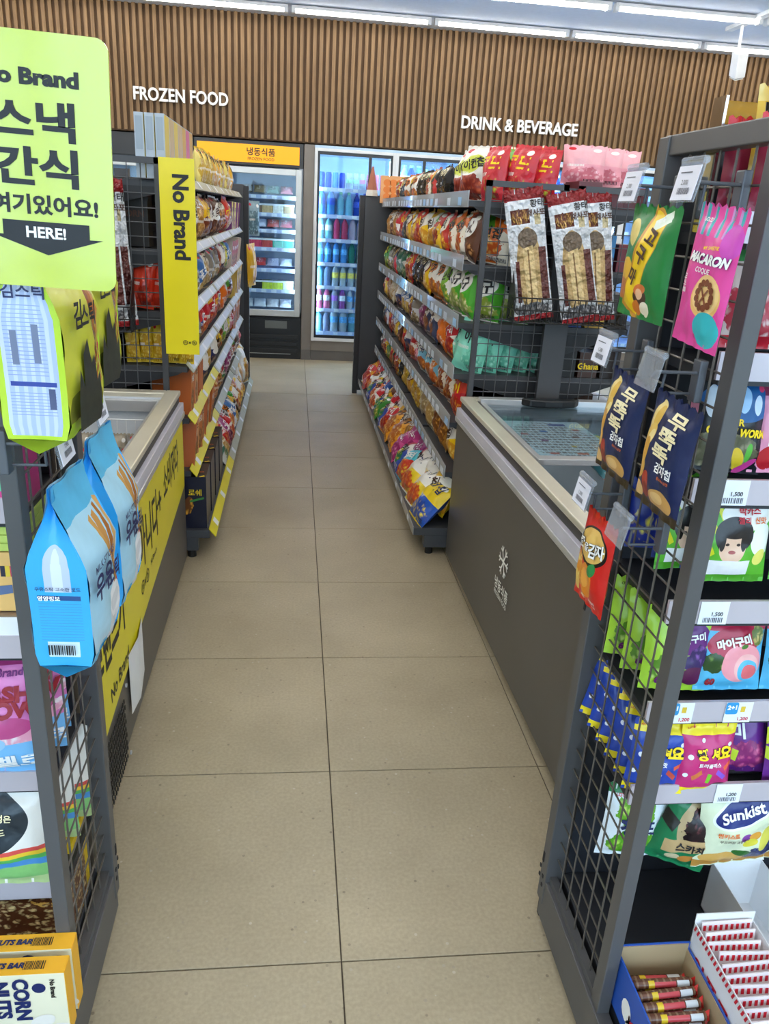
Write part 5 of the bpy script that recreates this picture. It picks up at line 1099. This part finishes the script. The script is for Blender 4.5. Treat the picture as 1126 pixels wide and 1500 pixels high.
for k in range(9):
    for lay in (0, 1):
        if lay == 1 and k in (3, 8): continue
        o = tag(mk('sausage_stick', sm_, None, (.663+random.uniform(-.002, .002), .80+k*.0205, DK+.062+.0175*lay+random.uniform(0, .003)), (random.uniform(0, 6), R_(random.uniform(-1, 1)), R_(random.uniform(-3, 3)))), 'film-wrapped sausage stick in tray, %s from front, %s layer' % (ORD[k], ('lower', 'upper')[lay]), 'sausage', 'sausage sticks in the blue tray')
        mk('twist_end', capm, o, (.049, 0, 0)); mk('twist_end', capm, o, (-.049, 0, 0), (0, 0, R_(180)))
ap = thing('straw_candy_box', 'white open box with red checks and red Korean lettering at lower right', 'box', (.79, .89, DK)); M_cw = mat('carton_white', (236, 236, 238), .5)
a, b, hh = .056, .105, .165
Bx(-a, -b, 0, -a+.002, b, hh).build('side_wall', M_cw, ap); Bx(a-.002, -b, 0, a, b, hh).build('side_wall', M_cw, ap); Bx(-a, b-.002, 0, a, b, hh+.02).build('back_wall', M_cw, ap); fw = Bx(-a, -b, 0, a, -b+.002, .11).build('front_wall', M_cw, ap); Bx(-a, -b, 0, a, b, .003).build('box_floor', M_cw, ap)
def chk(x0, z0, n, dx, w, h, sl=.3): return [[(x0+i*dx, z0), (x0+i*dx+w, z0), (x0+i*dx+w+sl*h, z0+h), (x0+i*dx+sl*h, z0+h)] for i in range(n)]
mk('lettering', text_mesh('아폴로', -.02, .1, .036, INKR, bold=.03, eps=.001, w=.12), ap, (-a, 0, 0), (0, 0, R_(-90))); mk('check_border', shape_mesh(chk(-.1, .152, 20, .01, .005, .012), INKR, None, .0012, 'check_border'), ap, (-a, 0, 0), (0, 0, R_(-90)))
mk('lettering', text_mesh('아폴로', .004, .082, .03, INKR, bold=.03, eps=.001, w=.092), ap, (0, -b, 0)); mk('print', shape_mesh([ell(.0, .052, .012, .012, 14)], INKR, None, .001), ap, (0, -b, 0)); mk('print', shape_mesh([ell(.065, .115, .011, .014, 14)], INKT, None, .001), ap, (-a, 0, 0), (0, 0, R_(-90))); mk('print', shape_mesh([ell(.065, .115, .009, .012, 14)], INKW, None, .0014), ap, (-a, 0, 0), (0, 0, R_(-90)))
for i, c in enumerate(['#c8d8e0', '#e8d0c0', '#b8ccc0', '#e0c8d0', '#d8dcc0', '#a8c8d8', '#e8dcc8']): mk('print', shape_mesh([[(-.05+i*.0145, .003), (-.041+i*.0145, .003), (-.041+i*.0145, .045), (-.05+i*.0145, .045)]], mat('stripe_%d' % i, c, .5), None, .0008), ap, (0, -b, 0))
slip = MB().box(-.048, -.0012, 0, .048, .0012, .135).mesh('candy_sleeve', mat('sleeve_white', (240, 226, 228), .4)); chm = shape_mesh(chk(-.046, .118, 9, .0105, .0055, .011, 0), INKR, None, .0018, 'check_print')
for k in range(10):
    o = tag(mk('candy_sleeve', slip, None, (.79+random.uniform(-.003, .003), .80+k*.0185, DK+.012+.003*k), (R_(-9), R_(random.uniform(-2, 2)), R_(random.uniform(-3, 3)))), 'white candy sleeve with red checks in open box, %s from front' % ORD[k], 'candy', 'candy sleeves in the straw candy box'); mk('check_print', chm, o)
ec = thing('empty_carton', 'empty white carton standing open behind the straw candy box', 'box', (.925, 1.09, DK)); a, b, hh = .055, .085, .12
Bx(-a, -b, 0, -a+.002, b, hh).build('side_wall', M_cw, ec); Bx(a-.002, -b, 0, a, b, hh).build('side_wall', M_cw, ec); Bx(-a, b-.002, 0, a, b, hh).build('back_wall', M_cw, ec); Bx(-a, -b, 0, a, b, .003).build('box_floor', M_cw, ec); Bx(-a-.0006, -.09, .004, -a-.0001, .0, .05).build('side_print', mat('carton_yellow', (230, 190, 30), .5), ec); MB().obox((0, b+.008, hh+.012), (.118, .002, .03), (R_(-35), 0, 0)).build('flap', M_cw, ec)

# ================================================================== goods on the front left shelves
pack('marsh', 'marshmallow_bag', .21, .225, .07, '#d878b8', [('r', .5, .96, .6, .08, 0, '#9a2a68'), ('f', .5, .36, .52, .14, 0, '#f2e6ea', '#e8a0b8', 8), ('r', .5, .13, .6, .16, 0, '#78b8e8'), ('e', .78, .42, .16, .08, 0, '#c04a86'), ('e', .62, .3, .12, .07, 0, '#9cc8e8')],
     [('No Brand', .22, .84, .055, INKP, dict(bold=.03)), ('MARSH', .16, .68, .13, INKT, dict(bold=.06)), ('MALLOW', .12, .56, .13, INKT, dict(bold=.06)), ('마시멜로', .1, .13, .13, INKW, dict(bold=.03, w=.17))])
pack('rainbow', 'snack_pouch', .2, .2, .06, '#e8e4dc', [('e', .78, .1, .5, .34, 0, '#d8504a'), ('e', .78, .1, .45, .3, 0, '#f0c83a'), ('e', .78, .1, .4, .26, 0, '#58b058'), ('e', .78, .1, .35, .22, 0, '#4a90d0'), ('e', .78, .08, .3, .18, 0, '#8ac878'), ('e', .3, .2, .2, .14, 0, '#e08a4a'), ('r', .5, .03, .6, .06, 0, '#b8d090'), ('e', .4, .68, .48, .3, 0, '#1b2730')],
     [('의 완성은', .1, .74, .07, INKC, dict(bold=.03)), ('노브랜드', .05, .62, .07, INKC, dict(bold=.03)), ('No Brand', .0, .5, .055, INKW, dict(bold=.04))])
def fl(key, x, z, y, label, rz=0, lean=-7, cat='snack bag', sc=1.0): place(key, (x, y, z), (R_(lean), 0, R_(rz)), label, cat, None, sc)
fl('marsh', -.505, .555, 1.14, 'pink and blue marshmallow bag on the left middle shelf', 0, -8); fl('marsh', -.49, .555, 1.2, 'pink marshmallow bag second in row, seen through net', 5); fl('marsh', -.5, .555, 1.26, 'pink marshmallow bag third in row, deepest', 3)
for i in range(4): fl('rainbow', -.515+.012*i, .318, 1.135+.05*i, 'white pouch with dark round label and rainbow, %s from front' % ORD[i], 3*i, -6, sc=1.0)
def carton(nm, label, w, d, h, loc, cols, cat='box', rz=0):
    t = thing(nm, label, cat, loc, rz); Bx(-w/2, -d/2, 0, w/2, d/2, h).build('carton', cols[0], t, bevel=.001)
    if len(cols) > 1: Bx(-w/2+.001, -d/2+.001, h-.0, w/2-.001, d/2-.001, h+.0008).build('top_print', cols[1], t)
    return t
M_mag = mat('carton_magenta', (214, 62, 140), .4); M_lim = mat('carton_lime', (190, 210, 100), .5); M_pch = mat('carton_peach', (232, 186, 112), .5); M_crm = mat('carton_cream', (232, 222, 192), .5); M_orb = mat('carton_orange_top', (238, 176, 40), .5)
c = carton('snack_box', 'magenta snack box on upper left shelf', .12, .12, .12, (-.46, 1.2, 1.018), [M_mag]); mk('print', shape_mesh([ell(.02, .05, .035, .012, 12)], mat('mint_print', (110, 200, 160), .5), None, .0608), c)
for i in range(4): carton('snack_box', 'flat lime snack box, %s from top of its stack' % ORD[3-i], .16, .16, .0125, (-.475, 1.23, .957+.0135*i), [M_lim])
c = carton('snack_box', 'peach snack box with tricolour badge on left shelf', .16, .14, .1, (-.475, 1.22, .855), [M_pch])
for k, col in enumerate(((40, 40, 60), (230, 200, 60), (205, 60, 90))): mk('print', shape_mesh([[(.035+.007*k, .06), (.042+.007*k, .06), (.042+.007*k, .078), (.035+.007*k, .078)]], mat('badge%d' % k, col, .5), None, .071), c)
mk('print', shape_mesh([[(.01, .025), (.05, .032), (.05, .046), (.01, .042)]], mat('biscuit_blue', (90, 110, 150), .5), None, .071), c)
c = carton('snack_box', 'low kraft box with white front below the peach box', .16, .16, .062, (-.475, 1.22, .79), [mat('kraft', (150, 128, 104), .7)]); mk('print', shape_mesh([[(-.08, 0), (.02, 0), (.055, .012), (.075, .035), (.078, .06), (-.08, .06)]], M_cw, None, .081), c)
def ltick(x, z, y, w, h, m, label):
    t = thing('shelf_card', label, 'price ticket', (x, y, z), 0, 'shelf cards on the front left rack'); Bx(-w/2, -.001, 0, w/2, .001, h).build('card', m, t); Bx(-w/2+.004, -.0016, h*.2, w/2-.02, -.001, h*.8).build('print_panel', mat('card_pale', (220, 226, 236), .5), t)
ltick(-.44, .775, 1.142, .09, .045, mat('card_lime', (214, 224, 120), .5), 'pale yellow and blue shelf card above the marshmallow bag'); ltick(-.465, .522, 1.142, .1, .04, mat('card_lime', (214, 224, 120), .5), 'pale lime shelf card below the marshmallow bag'); ltick(-.47, .282, 1.142, .12, .044, mat('card_mint', (206, 226, 206), .5), 'pale mint shelf card below the rainbow pouches')
M_nut = art('nut_print', '#c89a48', [('f', .5, .5, .6, .6, 0, '#e0c890', '#5a3018', 9)], .4, 0)
me_nb = box_uv('nut_box', .2, .14, .075, M_nut, M_nut, M_nut)
product('nutbox', 'nut_box', me_nb); place('nutbox', (-.5, 1.21, .142), (0, 0, 0), 'yellow mixed nut box behind the cream bar boxes', 'box', None, (1, 1, 1.6))
for k, (y, z0, lb) in enumerate([(.992, .142, 'cream corn nuts bar box, nearest at lower left'), (1.037, .142, 'cream corn nuts bar box, second behind the nearest')]):
    c = thing('bar_box', lb, 'box', (-.456, y, z0), 0, 'cream bar boxes'); hb_ = .143; dp = .016
    Bx(-.1, -dp, 0, .1, dp, hb_).build('carton', M_crm, c, bevel=.001); Bx(-.1, -dp, hb_, .1, dp, hb_+.001).build('top_print', M_orb, c); Bx(.1, -dp, 0, .101, dp, hb_).build('side_print', M_orb, c)
    for i, (tx, xx, hh) in enumerate((('CORN', .03, .026), ('NUTS', -.001, .026), ('BAR', -.032, .026))): mk('lettering', text_mesh(tx, 0, 0, hh, INKN, rot=R_(-90), bold=.05), c, (xx, -dp, .088))
    mk('lettering', text_mesh('No Brand', 0, 0, .008, INK, rot=R_(-90), bold=.04), c, (.08, -dp, .11)); mk('print', shape_mesh([ell(.058, .112, .011, .011, 14)], INKN, None, .0006), c, (0, -dp, 0)); mk('print', shape_mesh([ell(.058, .035, .022, .014, 14, .5), ell(.088, .02, .016, .01, 12)], mat('corn_white', (236, 226, 214), .5), None, .0006), c, (0, -dp, 0))
    mk('lettering', text_mesh('CORN NUTS BAR', 0, 0, .011, INKN, bold=.05, shear=.2), c, (-.02, -.0, hb_+.0012), (R_(-90), 0, 0)); mk('barcode', shape_mesh(barcode(.05, 0, .035, .016, 8), INK, None, .0, 'barcode'), c, (0, -.0, hb_+.0016), (R_(-90), 0, 0))
carton('snack_box', 'tall yellow box seen through net at the left base', .1, .1, .17, (-.455, 1.28, .142), [mat('carton_yellow', (230, 190, 30), .5)])

# ================================================================== dried fish packs, baskets, rack end goods
M_bwire = mat('basket_black', (22, 22, 24), .4)
def black_basket(x0, x1, y0, y1, z0, z1, label):
    t = thing('wire_basket', label, 'basket', ((x0+x1)/2, y1, z0)); n = neg(t); r = .0022
    m = MB()
    for z in (z1, (z0+z1)/2): m.tube([(x0, y1, z), (x0, y0, z), (x1, y0, z), (x1, y1, z)], r*1.4, 6)
    m.tube([(x0, y1, z0), (x0, y0, z0), (x1, y0, z0), (x1, y1, z0), (x0, y1, z0)], r*1.4, 6); m.build('rim', M_bwire, t, n)
    m = MB(); k = int((x1-x0)/.022)
    for i in range(k+1): x = x0+(x1-x0)*i/k; m.tube([(x, y0, z1), (x, y0, z0), (x, y1, z0)], r, 5)
    for i in range(6):
        y = y0+(y1-y0)*i/5; m.cyl((x0, y, z0), (x0, y, z1), r, 5); m.cyl((x1, y, z0), (x1, y, z1), r, 5)
    m.build('wire_net', M_bwire, t, n)
    for x in (x0, x1): MB().prism([(y1, z0), (y1, z1+.14), (y0, z1)], 'x', x-.001, x+.001).build('side_plate', M_bwire, t, n)
black_basket(.868, 1.335, 3.13, 3.235, 1.09, 1.185, 'black wire basket holding dried fish packs on right rack net')
def fish_mat():
    return art('print_fish', '#cfd2d8', [('r', .5, .97, .6, .06, 0, '#8a1f24'), ('r', .5, .82, .42, .095, 0, '#dfe3ea'), ('r', .36, .79, .24, .055, 0, '#5a2a20'), ('f', .36, .79, .24, .055, 0, '#e0b060', '#5a2a1c', 12), ('r', .8, .76, .08, .04, 0, '#c8b890'), ('e', .5, .38, .34, .33, 0, '#b89a68'), ('e', .5, .62, .26, .08, 0, '#6a5a4a'), ('r', .5, .3, .14, .26, 4, '#d9bd88'), ('r', .49, .32, .02, .22, 2, '#8a6a44'), ('r', .86, .35, .1, .2, 0, '#5a2c28'), ('r', .18, .3, .05, .16, 0, '#5a2c28'), ('f', .5, .08, .5, .05, 0, '#a8a8ac', '#58585c', 14), ('r', .5, .015, .6, .025, 0, '#a02028')], .1, 1.0, bscale=30, bdist=.05)
me_, pf_ = bag_mesh('dried_fish_pack', .155, .5, .03, fish_mat(), 11, .03, .05, 14, 30)
product('fish', 'dried_fish_pack', me_, [('lettering', text_mesh('황태', .048, .44, .03, INK, bold=.02, surf=pf_, eps=.002)), ('lettering', text_mesh('채사포', .04, .405, .026, INKB, bold=.03, surf=pf_, eps=.0024))])
for i, (x, y, rz, ro) in enumerate([(.965, 3.17, -8, -11), (1.155, 3.155, -4, -13), (1.235, 3.195, 0, -8)]):
    place('fish', (x, y, 1.1), (R_(-7), R_(ro), R_(rz)), ['dried pollack pack, left one in the black basket', 'dried pollack pack, front one in the black basket', 'dried pollack pack, right rear one in the black basket'][i], 'dried fish')
black_basket(-.95, -.60, 3.07, 3.17, 1.0, 1.09, 'black wire basket with fish packs on the left rack net')
for i, x in enumerate((-.69, -.662)): place('fish', (x, 3.10+.04*i, 1.01), (R_(-6), R_(-3), R_(8+8*i)), ['dried pollack pack on left rack net, nearer one', 'dried pollack pack on left rack net, rear one'][i], 'dried fish', None, (1, 1, 1.04))
# left rack near end seen through the net
D('redp', 'glossy red', .1, .2, .07, '#c83018', 'side', '#d8402a', '', INKW, ('#d84a30', '#a02010'), rough=.18); D('bana', 'clear bag of yellow crisps', .075, .2, .06, '#d8b42c', 'win', '#e0c044', '', INKW, ('#f0d860', '#c89a20'), rough=.18)
for i, x in enumerate((-.60, -.515)): place('redp', (x, 3.30, 1.062), (R_(-4), R_(6), R_(-12)), 'red snack bag behind left rack net, %s' % ('left one', 'right one')[i], 'snack bag')
for i in range(5): place('bana', (-.64+i*.052, 3.3+.01*(i % 2), .845), (R_(-4), R_(-4+2*i), R_(6*i-12)), 'clear bag of yellow crisps behind left net, %s from left' % ORD[i], 'snack bag', None, .8)
for i in range(3): place('bana', (-.6+i*.06, 3.37, .93), (R_(-4), R_(4-3*i), R_(10-6*i)), 'clear bag of yellow crisps in upper row behind left net, %s from left' % ORD[i], 'snack bag', None, .72)
c = carton('cereal_box', 'dark corn cereal box behind the left rack net', .12, .1, .19, (-.62, 3.36, 1.293), [mat('box_black', (34, 30, 28), .5)]); mk('lettering', text_mesh('CORN', 0, .12, .025, INKB, bold=.04, eps=.0512), c)
# right rack, far side goods seen through the net
M_brn = mat('choc_brown', (74, 40, 36), .4)
for k, (z, cols) in enumerate([(.40, [(30, 30, 34), (150, 120, 70), (40, 34, 30)]), (.63, [(26, 24, 26), (60, 40, 30), (200, 200, 205)]), (.845, [(24, 22, 22), (70, 44, 34), (40, 30, 28)]), (1.06, [(30, 70, 150), (214, 170, 60), (60, 50, 44)]), (1.295, [(220, 218, 210), (52, 130, 190), (120, 30, 40)]), (1.54, [(96, 40, 44), (96, 40, 44), (96, 40, 44)])]):
    for q in range(3):
        w, h = (.085, .11) if k != 5 else (.1, .075)
        c = carton('chocolate_box', 'chocolate box on far side of right rack, %s tier, %s from spine' % (ORD[k+1], ORD[q]), w, .2, h*(1+.15*((k+q) % 3)), (1.185+q*.1, 3.44, z-.006), [mat('chocbox_%d_%d_%d' % cols[q], cols[q], .4)], 'chocolate')
        if k == 1 and q == 2: pass
        if k == 2 and q == 1: mk('lettering', text_mesh('Ghana', 0, .05, .028, INKY, bold=.03, eps=.1012), c)
        if k == 3 and q == 0: mk('lettering', text_mesh('Dr.YOU', 0, .06, .022, INKW, bold=.03, eps=.1012), c); mk('lettering', text_mesh('에너지바', 0, .03, .018, INKO, bold=.03, eps=.1012), c)
        if k == 4 and q == 1: mk('lettering', text_mesh("HERSHEY'S", 0, .05, .014, INKN, bold=.04, eps=.1012), c)
D('pinkp', 'pale pink glossy', .2, .17, .07, '#eda0ac', 'top', '#f0b0b8', '', INKW, ('#f4c0c4', '#d87a88'), rough=.2)
for i in range(3): place('pinkp', (1.2+i*.1, 3.5+.06*i, 1.625), (R_(-6), 0, R_(-12)), 'pale pink snack bag on right rack top behind fish packs, %s from left' % ORD[i], 'snack bag', None, .9)
# far ends: cards on the right rack, hanging bags on the left end post
c = carton('fruit_card', 'upright card box with orange persimmons at far end of right rack', .2, .03, .2, (.76, 6.62, 1.536), [mat('card_peach', (236, 170, 110), .5)])
mk('print', shape_mesh([ell(-.05+.05*(i % 3), .05+.05*(i//3), .03, .026, 14) for i in range(9)], mat('persimmon', (232, 130, 50), .5), None, .016), c)
carton('white_card', 'upright white card box beside the persimmon card on right rack', .24, .03, .18, (.99, 6.6, 1.536), [mat('card_white', (226, 226, 228), .5)])
t = thing('snack_tube', 'tall pointed brown and cream pack at far end of right rack', 'snack pack', (.6, 6.68, 1.585)); MB().lathe([(.045, 0), (.045, .02), (.008, .21), (.004, .215)], 4).build('pack', art('tube_print', '#b06a50', [], .3, .2), t); MB().lathe([(.0462, .0), (.0462, .021), (.0375, .055)], 4).build('label_band', mat('band_cream', (226, 220, 208), .5), t)
D('hangb', 'grey blue', .13, .27, .06, '#7c98a4', 'win', '#8aa4ae', '', INKN, ('#98b4be', '#52707c')); D('hangy', 'mustard yellow', .14, .34, .07, '#d09a1c', 'side', '#d8a828', '', INKW, ('#d8a828', '#b07c14'))
place('hangb', (-.325, 6.66, 1.24), (0, 0, R_(40)), 'grey blue bag hanging on far end post of left rack', 'snack bag', None, .95); place('hangy', (-.335, 6.64, .86), (0, R_(-4), R_(65)), 'mustard yellow bag hanging lower on far end post', 'snack bag', None, .95)
D('floorb', 'yellow and white upright', .22, .34, .12, '#d8a424', 'side', '#e8e4da', '', INKW, ('#e0b850', '#a87018'))
place('floorb', (-.39, 6.3, .135), (R_(-14), 0, R_(70)), 'large yellow and white bag at far end of left base', 'snack bag'); place('floorb', (-.40, 6.06, .135), (R_(-20), 0, R_(80)), 'large yellow bag second from far end of left base', 'snack bag')
# ================================================================== frozen cabinet goods
FC = -.945
def fz(nm, kind, x, z, col, label, w=.1, h=.08, n2=None):
    t = thing(nm, label, 'frozen food', (FC+x, 8.36, z), 0, 'goods in the frozen food cabinet')
    if kind == 'bag':
        m = art('fz_%s' % (col,).__repr__(), col, [('f', .5, .5, .3, .3, 0, WH, col, 5)], .3, .3); me, pf = bag_mesh('pouch', w, h*1.7, .05, m, 3); o = mk('pouch', me, t, (0, .03, .022), (R_(-62), 0, 0))
    else:
        Bx(-w/2, -.06, 0, w/2, .06, h).build('tub', mat('fzc_%d_%d_%d' % lin255(col), lin255(col), .4, noise=(50, .25)), t, bevel=.004)
        Bx(-w/2-.003, -.063, h*.8, w/2+.003, .063, h).build('lid', mat('fz_lid', (236, 238, 240), .4), t)
def lin255(c): c = c.lstrip('#'); return tuple(int(c[i:i+2], 16) for i in (0, 2, 4))
spec = [(0, [('bag', '#e0dcd0'), ('bag', '#e8e4de'), ('bag', '#d8d0c8'), ('bag', '#e4dedc')]), (1, [('tub', '#e8c040'), ('tub', '#2a2a26'), ('tub', '#c8d838'), ('tub', '#c8d838'), ('tub', '#e8ece8')]), (2, [('bag', '#c83a30'), ('bag', '#c83a30'), ('bag', '#a8a4b0'), ('bag', '#d8d8dc')]), (3, [('tub', '#d83a58'), ('tub', '#d83a58'), ('tub', '#c84444'), ('tub', '#3aa890'), ('tub', '#3aa890')]), (4, [('bag', '#d8a8a0'), ('bag', '#e0e0e0'), ('bag', '#c85a50'), ('bag', '#b84a50')]), (5, [('tub', '#c8b090'), ('tub', '#8a6a50'), ('tub', '#c8a878'), ('tub', '#e0dcd0'), ('tub', '#a88a60')]), (6, [('bag', '#6a6458'), ('bag', '#8a7a5c'), ('bag', '#7a9a8a'), ('bag', '#c87a80')])]
for k, items in spec:
    for i, (kd, col) in enumerate(items):
        fz('frozen_pack' if kd == 'bag' else 'frozen_tub', kd, .42+i*(.52/len(items))+.05, FZ[k]+.001, col, 'frozen %s, %s from left on %s of frozen cabinet' % ('pouch' if kd == 'bag' else 'tub', ORD[i], ['floor', 'first shelf', 'second shelf', 'third shelf', 'fourth shelf', 'fifth shelf', 'top shelf'][k]), .1 if kd == 'tub' else .12, .085)
# ================================================================== inside the chest freezers
bk = basket(None, XG, .1, .66, 0, .62, .47, .66); bk.name = 'wire_basket'; bk.location = (-.437, 2.46, 0); tag(bk, 'white wire basket at far end of the left chest freezer', 'basket')
bk = basket(None, XG, .1, .66, 0, .82, .47, .66); bk.name = 'wire_basket'; bk.location = (-.437, 1.58, 0); tag(bk, 'white wire basket at near end of the left chest freezer', 'basket')
D('ice', 'brown ice cream bar', .065, .17, .04, '#8c8478', 'win', '#a89c88', '', INKW, ('#a89a84', '#5c5248'), rough=.25)
for i in range(8):
    for j in range(3):
        place('ice', (-.575-i*.066, 2.6+j*.16, .475), (R_(-6), 0, R_(random.uniform(-5, 5))), 'grey brown ice cream bar in left freezer, %s column, %s row' % (ORD[i], ORD[j]), 'ice cream', 'ice cream bars in the left freezer')
bk = basket(None, lambda a, b: (a, b), .1, .66, 0, .82, .34, .55, .028); bk.name = 'wire_basket'; bk.location = (.70, 1.50, 0); tag(bk, 'white wire basket in open half of the right chest freezer', 'basket')
D('conec', 'red brown cone', .06, .19, .05, '#8a3a2c', 'side', '#d8c8b0', '', INKW, ('#c89060', '#6a2a1c'), rough=.25)
for i in range(6): place('conec', (.86+.085*(i % 3), 2.05+.1*(i//3), .37), (R_(-38+10*(i % 2)), R_(18*(i % 3)-12), R_(30*i)), 'red brown ice cream cone in right freezer basket, %s of six' % ORD[i], 'ice cream', 'ice cream cones in the right freezer', .95)
ps = thing('price_sheet', 'printed sheet of small ice cream pictures under right freezer lid', 'price list', (.965, 2.72, .728), R_(.9))
psm = art('sheet_grid', '#d3dcdc', [('f', .5, .5, .48, .47, 0, '#f0e6d4', '#84706a', 22), ('s', .5, .5, .48, .47, 0, '#e4eaea', 1, 14, .3), ('s', .5, .5, .48, .47, 0, '#dfe6e8', 0, 16, .18), ('r', .2, .62, .04, .025, 0, '#c83a4a'), ('r', .45, .7, .04, .025, 0, '#3a6ab0'), ('r', .75, .55, .04, .025, 0, '#7a4a2c'), ('r', .35, .45, .04, .025, 0, '#8a3a6a'), ('r', .6, .12, .06, .02, 0, '#d8602c'), ('r', .85, .75, .04, .025, 0, '#b84a3a'), ('r', .3, .12, .05, .02, 0, '#c8502c'), ('r', .7, .9, .1, .03, 0, '#4a4a90'), ('r', .6, .3, .03, .02, 0, '#d8b040')], .4, 0)
uo = uv_mesh('sheet', [(-.17, -.25, 0), (.17, -.25, 0), (.17, .25, 0), (-.17, .25, 0)], [(0, 0), (1, 0), (1, 1), (0, 1)], [(0, 1, 2, 3)], psm, None, False); so = mk('sheet', uo, ps); md = so.modifiers.new('thickness', 'SOLIDIFY'); md.thickness = .002
D('frzp', 'teal and gold frozen', .16, .2, .06, '#4a8a94', 'mix', '#e0d040', '', INKW, ('#e0c060', '#8a3a30'), '#c8405a')
for i in range(3): place('frzp', (1.19+.08*i, 2.62+.16*i, .60), (R_(-70), R_(10), R_(20+25*i)), 'colourful frozen pack under right freezer lid, %s from camera' % ORD[i], 'frozen food', None, .95)
